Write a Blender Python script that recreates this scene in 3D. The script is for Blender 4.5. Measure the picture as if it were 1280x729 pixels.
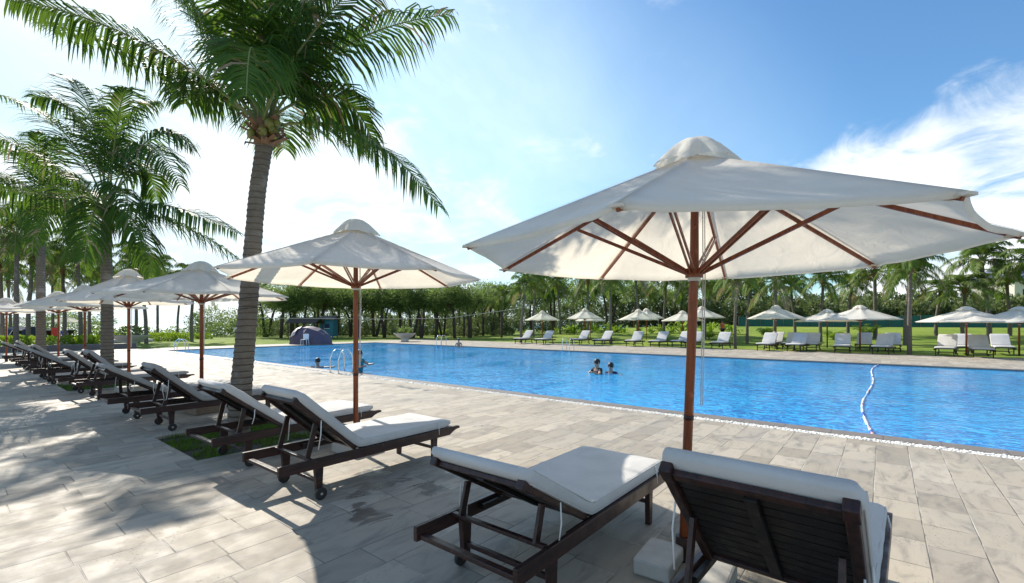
import bpy, math, random
from mathutils import Vector, Matrix, noise
R = math.radians
SC = bpy.context.scene
for o in list(bpy.data.objects): bpy.data.objects.remove(o)
# ------------------------------------------------------------------ camera, sky, sun, exposure
EYE = 1.6; F = 575.0; YAW = R(38.9); S_, C_ = math.sin(YAW), math.cos(YAW)
cam = bpy.data.cameras.new('camera'); camo = bpy.data.objects.new('camera', cam); SC.collection.objects.link(camo)
camo.location = (0, 0, EYE); camo.rotation_euler = (R(90), 0, YAW)
cam.sensor_width = 36; cam.lens = 36 * F / 1280; cam.shift_y = 40.5 / 1280; cam.clip_end = 4000; cam.clip_start = .05
SC.camera = camo
def w3(X, Y, Z): return Vector((-( -C_ * X + S_ * Y), S_ * X + C_ * Y, Z))     # camera-aligned metres -> world
def W(x, y, Y): return w3((x - 640) / F * Y, Y, EYE - (y - 405) / F * Y)        # measured point at a known distance
def G(x, y, Z=0.0):                                                              # measured point on a level surface
    Y = F * (EYE - Z) / (y - 405); return w3((x - 640) / F * Y, Y, Z)
sun_dir = Vector((-1.347, .236, 1.0)).normalized()
SUN_EL = math.asin(sun_dir.z); SUN_ROT = math.atan2(sun_dir.x, sun_dir.y)
sd = bpy.data.lights.new('sun', 'SUN'); sd.energy = 4.6; sd.angle = R(.55); sd.color = (1, .93, .82)
so = bpy.data.objects.new('sun', sd); SC.collection.objects.link(so); so.rotation_euler = sun_dir.to_track_quat('Z', 'Y').to_euler()
SC.view_settings.view_transform = 'Standard'; SC.view_settings.look = 'None'
SC.view_settings.exposure = 0.72; SC.view_settings.gamma = 1; SC.view_settings.use_curve_mapping = False
SC.render.engine = 'CYCLES'
SC.cycles.max_bounces = 7; SC.cycles.transparent_max_bounces = 8; SC.cycles.caustics_reflective = False; SC.cycles.caustics_refractive = False

class NT:
    def __init__(s, tree): s.t = tree; s.n = tree.nodes; s.l = tree.links
    def new(s, typ, ins=None, **kw):
        nd = s.n.new(typ)
        for k, v in kw.items(): setattr(nd, k, v)
        for k, v in (ins or {}).items():
            if isinstance(v, bpy.types.NodeSocket): s.l.new(v, nd.inputs[k])
            else: nd.inputs[k].default_value = v
        return nd
    def math(s, op, a, b=0.0, c=None):
        i = {0: a, 1: b}
        if c is not None: i[2] = c
        return s.new('ShaderNodeMath', i, operation=op).outputs[0]
    def vmath(s, op, a, b=(0, 0, 0)):
        nd = s.new('ShaderNodeVectorMath', {0: a, 1: b}, operation=op)
        return nd.outputs['Value'] if op in ('DOT_PRODUCT', 'LENGTH', 'DISTANCE') else nd.outputs[0]
    def noise(s, vec, scale, detail=4, rough=.55, dist=0):
        return s.new('ShaderNodeTexNoise', {'Vector': vec, 'Scale': scale, 'Detail': detail, 'Roughness': rough, 'Distortion': dist}).outputs[0]
    def ramp(s, v, a, b, lo=0.0, hi=1.0, smooth=True):
        return s.new('ShaderNodeMapRange', {0: v, 1: a, 2: b, 3: lo, 4: hi}, interpolation_type='SMOOTHSTEP' if smooth else 'LINEAR').outputs[0]
    def mix(s, f, a, b, mode='MIX'):
        nd = s.new('ShaderNodeMix', data_type='RGBA', blend_type=mode)
        for k, v in ((0, f), (6, a), (7, b)):
            if isinstance(v, bpy.types.NodeSocket): s.l.new(v, nd.inputs[k])
            else: nd.inputs[k].default_value = v if k == 0 else (tuple(v) + (1,))[:4]
        return nd.outputs[2]

wd = bpy.data.worlds.new('World'); SC.world = wd; wd.use_nodes = True
t = NT(wd.node_tree); t.n.clear()
sky = t.new('ShaderNodeTexSky', sky_type='NISHITA', sun_disc=False, sun_elevation=SUN_EL, sun_rotation=SUN_ROT, air_density=1.15, dust_density=.6, ozone_density=2.2)
gen = t.new('ShaderNodeTexCoord').outputs['Generated']
dz = t.new('ShaderNodeSeparateXYZ', {0: gen})
den = t.math('ADD', t.math('MAXIMUM', dz.outputs[2], 0.0), .22)
cv = t.new('ShaderNodeCombineXYZ', {0: t.math('DIVIDE', dz.outputs[0], den), 1: t.math('DIVIDE', dz.outputs[1], den), 2: .37}).outputs[0]
n1 = t.noise(cv, .9, 9, .62, .4); n2 = t.noise(cv, 3.4, 8, .6, .8)
nz = t.math('ADD', t.math('MULTIPLY', t.math('SUBTRACT', n1, .5), 1.5), t.math('ADD', t.math('MULTIPLY', t.math('SUBTRACT', n2, .5), 1.2), .5))
def region(x, y, r_in, r_out, w):
    d = (W(x, y, 1.0) - Vector((0, 0, EYE))).normalized()
    return t.math('MULTIPLY', t.ramp(t.vmath('DOT_PRODUCT', gen, tuple(d)), math.cos(R(r_out)), math.cos(R(r_in))), w)
acc = nz
for a in [(60, 120, 8, 42, .03), (575, 330, 2, 16, .10), (1190, 250, 5, 13, .38), (1080, 245, 3, 9, .24), (1170, 130, 2, 11, .13), (1290, -20, 6, 18, -.30), (1000, 175, 1, 7, .10), (880, 30, 1, 9, .10),
          (840, 50, 8, 34, -.22), (960, 180, 3, 12, -.10), (1150, 30, 4, 14, -.12), (560, 120, 3, 22, .03)]:
    acc = t.math('ADD', acc, region(*a))
acc = t.math('ADD', acc, t.ramp(dz.outputs[2], .0, .22, .10, 0.0))
skyc0 = t.vmath('MINIMUM', sky.outputs[0], (8.2, 7.0, 6.6))
mask = t.ramp(acc, .42, .92)
skyc = t.mix(1.0, skyc0, (.74, 1.06, 1.26), 'MULTIPLY')
veil = t.math('ADD', region(420, 140, 6, 36, .50), region(700, 320, 5, 34, .34))
veil = t.math('MULTIPLY', veil, t.ramp(n1, .25, .7, .55, 1.1))
skyc = t.mix(veil, skyc, (6.2, 7.9, 8.8))
col = t.mix(mask, skyc, (7.9, 8.3, 8.6))
bg = t.new('ShaderNodeBackground', {'Color': col, 'Strength': .09})
t.l.new(bg.outputs[0], t.new('ShaderNodeOutputWorld').inputs[0])

# ------------------------------------------------------------------ materials
def mat(name, build):
    m = bpy.data.materials.new(name); m.use_nodes = True; t = NT(m.node_tree); t.n.clear()
    out = t.new('ShaderNodeOutputMaterial'); sh = build(t); t.l.new(sh, out.inputs[0]); return m
def pr(t, col, rough=.6, normal=None, spec=.5, metal=0.0, **kw):
    i = {'Base Color': col if isinstance(col, bpy.types.NodeSocket) else tuple(col) + (1,), 'Roughness': rough, 'Specular IOR Level': spec, 'Metallic': metal}
    if normal is not None: i['Normal'] = normal
    i.update(kw); return t.new('ShaderNodeBsdfPrincipled', i).outputs[0]
def bump(t, h, strength=.3, dist=.01, normal=None):
    i = {'Height': h, 'Strength': strength, 'Distance': dist}
    if normal is not None: i['Normal'] = normal
    return t.new('ShaderNodeBump', i).outputs[0]
def oc(t): return t.new('ShaderNodeTexCoord').outputs['Object']
def gp(t): return t.new('ShaderNodeNewGeometry').outputs['Position']
def simple(name, col, rough=.6, var=.25, scale=8, metal=0, spec=.5, bs=.15):
    def b(t):
        v = oc(t); nn = t.noise(v, scale, 5, .6)
        c = t.mix(nn, tuple(x * (1 - var) for x in col), tuple(min(1, x * (1 + var)) for x in col))
        return pr(t, c, rough, bump(t, t.noise(v, scale * 6, 3), bs, .004), spec, metal)
    return mat(name, b)
def wood(name, c1, c2, rough=.4, sx=(30, 2, 30)):
    def b(t):
        v = t.vmath('MULTIPLY', oc(t), sx); g = t.noise(v, 1.0, 6, .65, .6)
        wear = t.ramp(t.noise(oc(t), 14, 6, .7), .60, .72)
        c = t.mix(t.ramp(g, .3, .7), c1, c2); c = t.mix(t.math('MULTIPLY', wear, .35), c, tuple(min(1, x * 3 + .04) for x in c2))
        rg = t.ramp(t.noise(oc(t), 9, 4), .3, .7, rough - .1, rough + .18)
        return pr(t, c, rg, bump(t, g, .25, .002), .45)
    return mat(name, b)
M = {}
M['dark_wood'] = wood('dark stained wood', (.016, .009, .008), (.055, .022, .017), .38)
M['slat_wood'] = wood('weathered slat wood', (.006, .0055, .0055), (.017, .013, .012), .45, (3, 40, 40))
M['pole_wood'] = wood('red brown pole wood', (.15, .035, .014), (.30, .085, .030), .36, (40, 40, 2))
def fabric(trans, base, warm):
    def b(t):
        v = oc(t)
        st = t.ramp(t.noise(v, 2.2, 7, .65), .35, .75)
        c = t.mix(st, base, tuple(x * .86 for x in base))
        spots = t.ramp(t.noise(v, 17, 4, .6), .66, .74); c = t.mix(t.math('MULTIPLY', spots, .12), c, (.35, .33, .28))
        wv = t.noise(t.vmath('MULTIPLY', v, (1, 1, 1)), 5.5, 5, .6, 1.0)
        nb = bump(t, t.noise(v, 320, 2), .15, .001, bump(t, wv, .40, .025))
        s1 = pr(t, c, .85, nb, .15)
        if trans <= 0: return s1
        tr = t.new('ShaderNodeBsdfTranslucent', {'Color': t.mix(.5, c, warm), 'Normal': nb}).outputs[0]
        return t.new('ShaderNodeMixShader', {0: trans, 1: s1, 2: tr}).outputs[0]
    return b
M['canvas'] = mat('cream umbrella canvas', fabric(.42, (.86, .825, .755), (.98, .86, .64)))
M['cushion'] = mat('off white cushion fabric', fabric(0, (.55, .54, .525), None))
M['cushion_worn_shaded'] = mat('weathered and shaded grey cushion fabric', fabric(0, (.36, .345, .33), None))  # darker cushion copy: wear plus the shade on the backs, put into the colour
M['cord'] = simple('white cord', (.72, .70, .66), .8)
M['steel'] = simple('polished steel', (.72, .73, .75), .18, .08, 8, 1.0)
M['brass'] = simple('pale metal collar', (.55, .52, .48), .4, .1, 8, .6)
M['rubber'] = simple('black rubber', (.018, .017, .017), .6)
M['concrete'] = simple('cast concrete', (.46, .44, .40), .85, .2, 12, bs=.5)
M['brown_stone'] = simple('brown rough stone', (.23, .17, .12), .9, .35, 14, bs=.8)
M['planter'] = simple('pale planter stone', (.55, .53, .5), .8, .15, 10, bs=.4)

def b_paving(t):
    p = gp(t); s = t.new('ShaderNodeSeparateXYZ', {0: p}); X, Y = s.outputs[0], s.outputs[1]
    wob = t.noise(p, 1.3, 2); X = t.math('ADD', X, t.math('MULTIPLY', t.math('SUBTRACT', wob, .5), .012))
    gx = t.math('DIVIDE', t.math('ADD', X, .07), .315); row = t.math('FLOOR', gx)
    wr = t.new('ShaderNodeTexWhiteNoise', {'W': row}, noise_dimensions='1D').outputs['Value']
    L = .92; gy = t.math('ADD', t.math('DIVIDE', Y, L), t.math('MULTIPLY', wr, 1.0)); colm = t.math('FLOOR', gy)
    rnd = t.new('ShaderNodeTexWhiteNoise', {'Vector': t.new('ShaderNodeCombineXYZ', {0: row, 1: colm, 2: .3}).outputs[0]}, noise_dimensions='3D')
    # some slabs are cut in two
    half = t.math('GREATER_THAN', rnd.outputs['Value'], .55)
    fx = t.math('FRACT', gx); fy = t.math('FRACT', gy)
    fy2 = t.math('FRACT', t.math('MULTIPLY', fy, 2.0)); sec = t.math('FLOOR', t.math('MULTIPLY', fy, 2.0))
    ex = t.math('MULTIPLY', t.math('MINIMUM', fx, t.math('SUBTRACT', 1.0, fx)), .315)
    ey1 = t.math('MULTIPLY', t.math('MINIMUM', fy, t.math('SUBTRACT', 1.0, fy)), L)
    ey2 = t.math('MULTIPLY', t.math('MINIMUM', fy2, t.math('SUBTRACT', 1.0, fy2)), L / 2)
    ey = t.math('MINIMUM', ey1, t.math('ADD', ey2, t.math('MULTIPLY', t.math('SUBTRACT', 1.0, half), 9.0)))
    e = t.math('MINIMUM', ex, ey)
    e = t.math('ADD', e, t.math('MULTIPLY', t.math('SUBTRACT', t.noise(p, 60, 3), .5), .004))
    joint = t.math('MULTIPLY', t.ramp(e, .0014, .0055, 1, 0), t.ramp(t.noise(p, 2.3, 4), .38, .56, .25, 1))
    rnd2 = t.new('ShaderNodeTexWhiteNoise', {'Vector': t.new('ShaderNodeCombineXYZ', {0: row, 1: colm, 2: t.math('MULTIPLY', sec, half)}).outputs[0]}, noise_dimensions='3D')
    tone = rnd2.outputs['Value']
    c = t.mix(tone, (.300, .260, .205), (.460, .402, .318))
    c = t.mix(t.math('MULTIPLY', t.ramp(t.new('ShaderNodeSeparateColor', {0: rnd2.outputs['Color']}).outputs[1], .6, 1), .35), c, (.46, .41, .35))
    off = t.vmath('ADD', t.vmath('MULTIPLY', p, (1.0, .34, 1)), t.vmath('MULTIPLY', rnd2.outputs['Color'], (20, 20, 20)))
    vein = t.ramp(t.noise(off, 5.0, 7, .65, 1.3), .44, .72)
    c = t.mix(t.math('MULTIPLY', vein, .75), c, (.18, .165, .145))
    big = t.ramp(t.noise(p, .55, 6, .6), .45, .72); c = t.mix(t.math('MULTIPLY', big, .32), c, (.25, .24, .225))
    lite = t.ramp(t.noise(p, 2.6, 6, .7, .6), .62, .78); c = t.mix(t.math('MULTIPLY', lite, .35), c, (.58, .55, .50))
    fine = t.noise(p, 90, 4, .7); c = t.mix(t.math('MULTIPLY', fine, .5), c, t.mix(1.0, c, (.72, .72, .72), 'MULTIPLY'))
    pv = t.new('ShaderNodeTexVoronoi', {'Vector': p, 'Scale': 38.0, 'Randomness': 1.0}).outputs['Distance']
    pm = t.math('MULTIPLY', t.ramp(t.noise(p, 1.7, 3), .50, .60), t.math('GREATER_THAN', tone, .35))
    pit = t.math('MULTIPLY', t.ramp(t.math('ADD', pv, t.math('MULTIPLY', t.noise(p, 30, 3), .35)), .27, .36, 1, 0), pm)
    c = t.mix(t.math('MULTIPLY', pit, .8), c, (.10, .095, .09))
    # joints: mostly dark, some filled with pale grout
    gl = t.ramp(t.noise(p, 1.1, 3), .50, .62)
    c = t.mix(t.math('MULTIPLY', joint, .82), c, t.mix(gl, (.10, .095, .085), (.50, .47, .42)))
    # wet spill where someone walked out of the pool
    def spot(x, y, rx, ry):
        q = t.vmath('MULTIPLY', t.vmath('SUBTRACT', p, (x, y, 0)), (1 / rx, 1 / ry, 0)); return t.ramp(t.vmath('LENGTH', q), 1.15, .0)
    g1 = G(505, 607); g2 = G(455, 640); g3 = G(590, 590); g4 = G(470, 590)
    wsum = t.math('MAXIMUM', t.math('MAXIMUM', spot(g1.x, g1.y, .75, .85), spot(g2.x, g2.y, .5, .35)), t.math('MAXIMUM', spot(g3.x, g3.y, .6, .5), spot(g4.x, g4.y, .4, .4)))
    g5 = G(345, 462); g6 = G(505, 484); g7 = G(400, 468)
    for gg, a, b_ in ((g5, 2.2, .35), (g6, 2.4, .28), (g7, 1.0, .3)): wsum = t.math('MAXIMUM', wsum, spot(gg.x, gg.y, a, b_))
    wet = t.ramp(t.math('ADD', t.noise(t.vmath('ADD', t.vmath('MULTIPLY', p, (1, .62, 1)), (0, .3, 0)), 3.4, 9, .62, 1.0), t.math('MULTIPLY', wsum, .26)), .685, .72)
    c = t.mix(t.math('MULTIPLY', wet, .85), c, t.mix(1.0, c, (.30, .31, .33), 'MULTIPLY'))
    h = t.math('SUBTRACT', t.math('ADD', t.math('MULTIPLY', tone, .3), t.math('MULTIPLY', t.noise(p, 25, 5, .7), .35)), t.math('ADD', t.math('MULTIPLY', joint, 1.0), t.math('MULTIPLY', pit, .7)))
    rough = t.math('SUBTRACT', t.ramp(t.noise(p, 4, 4), .3, .7, .62, .85), t.math('MULTIPLY', wet, .38))
    return pr(t, c, rough, bump(t, h, .7, .008), .4)
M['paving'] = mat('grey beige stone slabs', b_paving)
def b_coping(t):
    p = gp(t); s = t.new('ShaderNodeSeparateXYZ', {0: p}); fx = t.math('FRACT', t.math('DIVIDE', s.outputs[0], .6))
    j = t.ramp(t.math('MINIMUM', fx, t.math('SUBTRACT', 1, fx)), .004, .012, 1, 0)
    c = t.mix(t.noise(p, 6, 6, .7), (.11, .09, .075), (.25, .215, .185)); c = t.mix(j, c, (.07, .06, .05))
    return pr(t, c, .55, bump(t, t.noise(p, 40, 4), .3, .004), .5)
M['coping'] = mat('brown grey coping stone', b_coping)
M['pebble'] = simple('white pebble', (.70, .68, .63), .7, .2, 3)
def b_lawn(t):
    p = gp(t); a = t.noise(p, .12, 5, .6); b = t.noise(p, 1.1, 6, .7); d = t.noise(p, 14, 4, .8)
    c = t.mix(t.ramp(a, .35, .65), (.13, .22, .018), (.28, .35, .045)); c = t.mix(t.ramp(b, .4, .75), c, (.27, .32, .06))
    c = t.mix(t.math('MULTIPLY', d, .5), c, (.05, .10, .010)); sand = t.ramp(t.noise(p, .35, 5, .6), .63, .72)
    c = t.mix(t.math('MULTIPLY', sand, .7), c, (.34, .29, .17))
    return pr(t, c, .9, bump(t, t.math('ADD', d, b), .8, .08), .2)
M['lawn'] = mat('lawn', b_lawn)
M['soil'] = simple('dark soil', (.035, .03, .02), .95, .4, 20, bs=.8)
def b_water(t):
    p = gp(t); q = t.vmath('MULTIPLY', p, (1, 1, 1))
    w1 = t.noise(q, .9, 4, .6, .4); w2 = t.noise(t.vmath('MULTIPLY', p, (1.0, 1.5, 1)), 4.2, 4, .62, .9); w3_ = t.noise(q, 13, 2, .5, .4)
    h = t.math('ADD', t.math('MULTIPLY', w1, .5), t.math('ADD', t.math('MULTIPLY', w2, .36), t.math('MULTIPLY', w3_, .10)))
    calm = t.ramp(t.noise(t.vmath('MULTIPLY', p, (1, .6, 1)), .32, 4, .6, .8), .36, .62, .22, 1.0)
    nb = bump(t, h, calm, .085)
    cau = t.ramp(t.noise(t.vmath('MULTIPLY', p, (1.2, 1.8, 1)), 3.2, 6, .68, 1.8), .42, .62)  # bright and dark ripple reflections painted into the water colour
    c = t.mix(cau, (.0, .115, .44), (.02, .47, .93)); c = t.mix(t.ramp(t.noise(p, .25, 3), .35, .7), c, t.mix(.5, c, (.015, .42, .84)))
    glit = t.ramp(t.noise(t.vmath('MULTIPLY', p, (1.0, 1.6, 1)), 7.0, 6, .72, 1.4), .575, .67)  # painted glints: sky sparkle mixed into the base colour
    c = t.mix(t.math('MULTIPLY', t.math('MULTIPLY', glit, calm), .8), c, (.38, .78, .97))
    return pr(t, c, .05, nb, .5, IOR=1.55)
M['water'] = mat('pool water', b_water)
def b_sea(t):
    p = gp(t); return pr(t, (.10, .22, .30), .25, bump(t, t.noise(p, .8, 4), .5, .3), .5)
M['sea'] = mat('sea water', b_sea)
M['tile'] = simple('blue pool tile', (.02, .16, .45), .3)
def leaf(name, c1, c2, trans=.35, tc=(.20, .34, .03), rough=.45, pos=False):
    def b(t):
        r = t.new('ShaderNodeNewGeometry').outputs['Random Per Island']
        orr = t.new('ShaderNodeObjectInfo').outputs['Random']
        c = t.mix(r, c1, c2); c = t.mix(t.math('MULTIPLY', orr, .35), c, tuple(x * 1.5 for x in c2))
        s1 = pr(t, c, rough + .1, None, .15)
        tr = t.new('ShaderNodeBsdfTranslucent', {'Color': t.mix(.6, c, tc)}).outputs[0]
        return t.new('ShaderNodeMixShader', {0: trans, 1: s1, 2: tr}).outputs[0]
    return mat(name, b)
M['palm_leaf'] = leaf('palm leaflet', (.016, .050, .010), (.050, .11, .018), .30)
M['palm_leaf_sunny'] = leaf('sunlit palm leaflet', (.040, .090, .014), (.13, .19, .03), .34)  # lighter leaflet copy for the far crowns, sunlight put into the colour
M['palm_dry'] = leaf('dry palm leaflet', (.16, .13, .08), (.30, .25, .16), .25, (.4, .3, .15), .7)
M['rachis'] = simple('frond rib', (.20, .22, .07), .5)
M['casuarina'] = leaf('casuarina needles', (.040, .075, .026), (.14, .20, .06), .42, (.3, .42, .10), .6)
M['scrub'] = leaf('dune scrub leaves', (.05, .08, .025), (.20, .22, .10), .25, (.2, .3, .08), .6)
M['bright_leaf'] = leaf('bright garden leaves', (.07, .17, .015), (.20, .30, .03), .4, (.4, .55, .04), .45)
M['grass_blade'] = leaf('grass blade', (.035, .08, .010), (.09, .16, .02), .3, (.2, .35, .03), .6)
def b_trunk(t):
    v = oc(t); s = t.new('ShaderNodeSeparateXYZ', {0: v})
    z = t.math('ADD', s.outputs[2], t.math('MULTIPLY', t.noise(v, 2.5, 3), .05))
    rg = t.math('FRACT', t.math('MULTIPLY', z, 11.0)); dark = t.ramp(rg, .0, .22, 1, 0)
    c = t.mix(t.noise(t.vmath('MULTIPLY', v, (9, 9, 25)), 1, 6, .7), (.085, .072, .060), (.26, .225, .185))
    c = t.mix(t.math('MULTIPLY', dark, .6), c, (.05, .035, .025))
    c = t.mix(t.math('MULTIPLY', t.ramp(t.noise(v, 3, 5), .55, .7), .5), c, (.33, .31, .28))
    return pr(t, c, .9, bump(t, t.math('SUBTRACT', t.noise(t.vmath('MULTIPLY', v, (20, 20, 60)), 1, 5, .7), dark), .9, .018), .2)
M['palm_trunk'] = mat('ringed palm trunk', b_trunk)
M['bark'] = simple('dark bark', (.07, .055, .045), .9, .4, 15, bs=.8)
M['husk'] = simple('palm fibre sheath', (.22, .13, .07), .9, .4, 18, bs=.9)
M['coconut'] = simple('green coconut', (.22, .22, .05), .45, .3, 10)
M['tent_fly'] = simple('grey purple tent nylon', (.085, .062, .095), .6, .2, 3)
M['tent_light'] = simple('pale tent nylon', (.34, .33, .36), .55, .2, 3)
M['white_plastic'] = simple('white plastic', (.75, .75, .75), .4, .05)
M['teal_paint'] = simple('teal painted board', (.02, .16, .22), .6, .2, 6)
M['teal_mesh'] = simple('dark teal screen cloth', (.016, .11, .10), .75, .25, 2)
M['roof_grey'] = simple('grey roof', (.12, .11, .11), .7)
M['roof_blue'] = simple('blue violet roof tiles', (.20, .22, .40), .6)
M['cream_wall'] = simple('cream wall', (.6, .57, .5), .8)
M['skin'] = simple('skin', (.40, .22, .14), .5, .08, 4)
M['hair'] = simple('black hair', (.012, .010, .010), .5, .1)
M['teal_cloth'] = simple('teal swim top', (.01, .16, .19), .7)
M['navy_cloth'] = simple('navy cloth', (.015, .03, .12), .7)
M['blue_cloth'] = simple('bright blue cloth', (.02, .06, .55), .7)
M['orange_cloth'] = simple('orange cloth', (.75, .13, .03), .7)
M['red_cloth'] = simple('red towel', (.55, .05, .03), .8)
M['dark_cloth'] = simple('dark trousers', (.02, .02, .025), .8)
M['float_white'] = simple('white float', (.75, .75, .75), .4, .05)
M['float_red'] = simple('red float', (.62, .33, .30), .4, .05)
M['float_blue'] = simple('blue float', (.05, .12, .5), .4, .05)
M['cover_dark'] = simple('dark blue cover', (.02, .03, .08), .8)

# ------------------------------------------------------------------ mesh helpers
class MB:
    def __init__(s): s.v = []; s.f = []; s.m = []
    def quad(s, a, b, c, d, mi=0):
        i = len(s.v); s.v += [a, b, c, d]; s.f.append((i, i + 1, i + 2, i + 3)); s.m.append(mi)
    def tri(s, a, b, c, mi=0):
        i = len(s.v); s.v += [a, b, c]; s.f.append((i, i + 1, i + 2)); s.m.append(mi)
    def box(s, c, size, rot=None, mi=0):
        c = Vector(c); h = [x / 2 for x in size]; i = len(s.v)
        for x in (-1, 1):
            for y in (-1, 1):
                for z in (-1, 1):
                    p = Vector((x * h[0], y * h[1], z * h[2]))
                    if rot is not None: p = rot @ p
                    s.v.append(c + p)
        for q in ((0, 1, 3, 2), (4, 6, 7, 5), (0, 4, 5, 1), (2, 3, 7, 6), (0, 2, 6, 4), (1, 5, 7, 3)):
            s.f.append(tuple(i + k for k in q)); s.m.append(mi)
    def bar(s, a, b, w, h, up=Vector((0, 0, 1)), mi=0):
        a = Vector(a); b = Vector(b); d = b - a; L = d.length; y = d.normalized(); x = y.cross(up)
        if x.length < 1e-4: x = y.cross(Vector((1, 0, 0)))
        x.normalize(); z = x.cross(y); rot = Matrix((x, y, z)).transposed(); s.box((a + b) / 2, (w, L, h), rot, mi)
    def prism(s, prof, x0, x1, mi=0):            # profile in (y,z), extruded along x
        i = len(s.v); n = len(prof)
        for x in (x0, x1): s.v += [Vector((x, y, z)) for y, z in prof]
        s.f.append(tuple(i + k for k in range(n))); s.f.append(tuple(i + n + k for k in reversed(range(n)))); s.m += [mi, mi]
        for k in range(n):
            k2 = (k + 1) % n; s.f.append((i + k, i + n + k, i + n + k2, i + k2)); s.m.append(mi)
    def tube(s, pts, rads, seg=10, mi=0, cap=True):
        pts = [Vector(p) for p in pts]; n = len(pts)
        if not hasattr(rads, '__len__'): rads = [rads] * n
        i0 = len(s.v); px = None
        for k, p in enumerate(pts):
            d = (pts[min(k + 1, n - 1)] - pts[max(k - 1, 0)]).normalized()
            if px is None:
                px = d.cross(Vector((0, 0, 1)))
                if px.length < .05: px = Vector((1, 0, 0))
            x = px - d * px.dot(d); x.normalize(); px = x; y = d.cross(x)
            for j in range(seg):
                a = 2 * math.pi * j / seg; s.v.append(p + (x * math.cos(a) + y * math.sin(a)) * rads[k])
        for k in range(n - 1):
            for j in range(seg):
                j2 = (j + 1) % seg; a = i0 + k * seg
                s.f.append((a + j, a + j2, a + seg + j2, a + seg + j)); s.m.append(mi)
        if cap:
            s.f.append(tuple(i0 + j for j in reversed(range(seg)))); s.f.append(tuple(i0 + (n - 1) * seg + j for j in range(seg))); s.m += [mi, mi]
    def sphere(s, c, r, seg=10, rings=7, mi=0):
        c = Vector(c); r = Vector(r) if hasattr(r, '__len__') else Vector((r, r, r)); i0 = len(s.v)
        for k in range(rings + 1):
            ph = math.pi * k / rings
            for j in range(seg):
                a = 2 * math.pi * j / seg
                s.v.append(c + Vector((r.x * math.sin(ph) * math.cos(a), r.y * math.sin(ph) * math.sin(a), r.z * math.cos(ph))))
        for k in range(rings):
            for j in range(seg):
                j2 = (j + 1) % seg; s.f.append((i0 + k * seg + j, i0 + (k + 1) * seg + j, i0 + (k + 1) * seg + j2, i0 + k * seg + j2)); s.m.append(mi)
    def build(s, name, mats, parent=None, smooth=False, bevel=0, loc=None):
        me = bpy.data.meshes.new(name); me.from_pydata([tuple(v) for v in s.v], [], s.f)
        for m in (mats if isinstance(mats, (list, tuple)) else [mats]): me.materials.append(m)
        me.polygons.foreach_set('material_index', s.m)
        if smooth: me.polygons.foreach_set('use_smooth', [True] * len(me.polygons))
        me.update(); o = bpy.data.objects.new(name, me); SC.collection.objects.link(o)
        if parent: o.parent = parent
        if loc is not None: o.location = loc
        if bevel:
            b = o.modifiers.new('bevel', 'BEVEL'); b.width = bevel; b.segments = 2; b.limit_method = 'ANGLE'; b.harden_normals = False
        return o
def thing(name, label, cat, loc=(0, 0, 0), rz=0, group=None, scale=1):
    o = bpy.data.objects.new(name, None); SC.collection.objects.link(o); o.location = loc; o.rotation_euler = (0, 0, rz)
    o.scale = (scale,) * 3; o.empty_display_size = .2; o['label'] = label; o['category'] = cat
    if group: o['group'] = group
    return o
def tag(o, label, cat, group=None):
    o['label'] = label; o['category'] = cat
    if group: o['group'] = group
    return o
def setting(o, kind='structure'): o['kind'] = kind; return o
def dup(root, loc, rz, label, group=None, scale=None):
    def rec(o, par):
        c = o.copy(); SC.collection.objects.link(c)
        if par: c.parent = par
        for ch in o.children: rec(ch, c)
        return c
    kids = root.children
    r = rec(root, None); r.location = loc; r.rotation_euler = (0, 0, rz); r['label'] = label
    if group: r['group'] = group
    if scale: r.scale = (scale,) * 3 if not hasattr(scale, '__len__') else scale
    return r
ORD = ['first', 'second', 'third', 'fourth', 'fifth', 'sixth', 'seventh', 'eighth', 'ninth', 'tenth', 'eleventh', 'twelfth', 'thirteenth', 'fourteenth', 'fifteenth', 'sixteenth', 'seventeenth', 'eighteenth', 'nineteenth', 'twentieth',
       'twenty-first', 'twenty-second', 'twenty-third', 'twenty-fourth', 'twenty-fifth', 'twenty-sixth', 'twenty-seventh', 'twenty-eighth', 'twenty-ninth', 'thirtieth']
TENS = {3: 'thirty', 4: 'forty', 5: 'fifty'}
for k in range(31, 60): ORD.append('fortieth' if k == 40 else 'fiftieth' if k == 50 else TENS[k // 10] + '-' + ORD[k % 10 - 1])
def smooth01(x): x = max(0., min(1., x)); return x * x * (3 - 2 * x)

# ------------------------------------------------------------------ ground, deck, pool
PN, PF, PL = 8.45, 23.45, -34.0      # pool: near edge, far edge, left end (world y, y, x); runs off to the right
PR = 24.0
DF = 31.4                             # far side of the far deck
def terr(x, y):
    m = smooth01((x + 48) / 28)
    z = 1.3 * smooth01((y - 33) / 28) * m
    z += 1.6 * smooth01((y - 66) / 30) * m
    z += .06 * noise.noise(Vector((x * .2, y * .2, 0))) * smooth01((y - 34) / 6)
    return z - .03
def ground_hit(x, y):
    Y = 20.0
    while Y < 150:
        p = W(x, y, Y)
        if p.z <= terr(p.x, p.y): return p, Y
        Y += .25
    Y = 60.0; p = W(x, y, Y); p.z = terr(p.x, p.y); return p, Y
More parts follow.
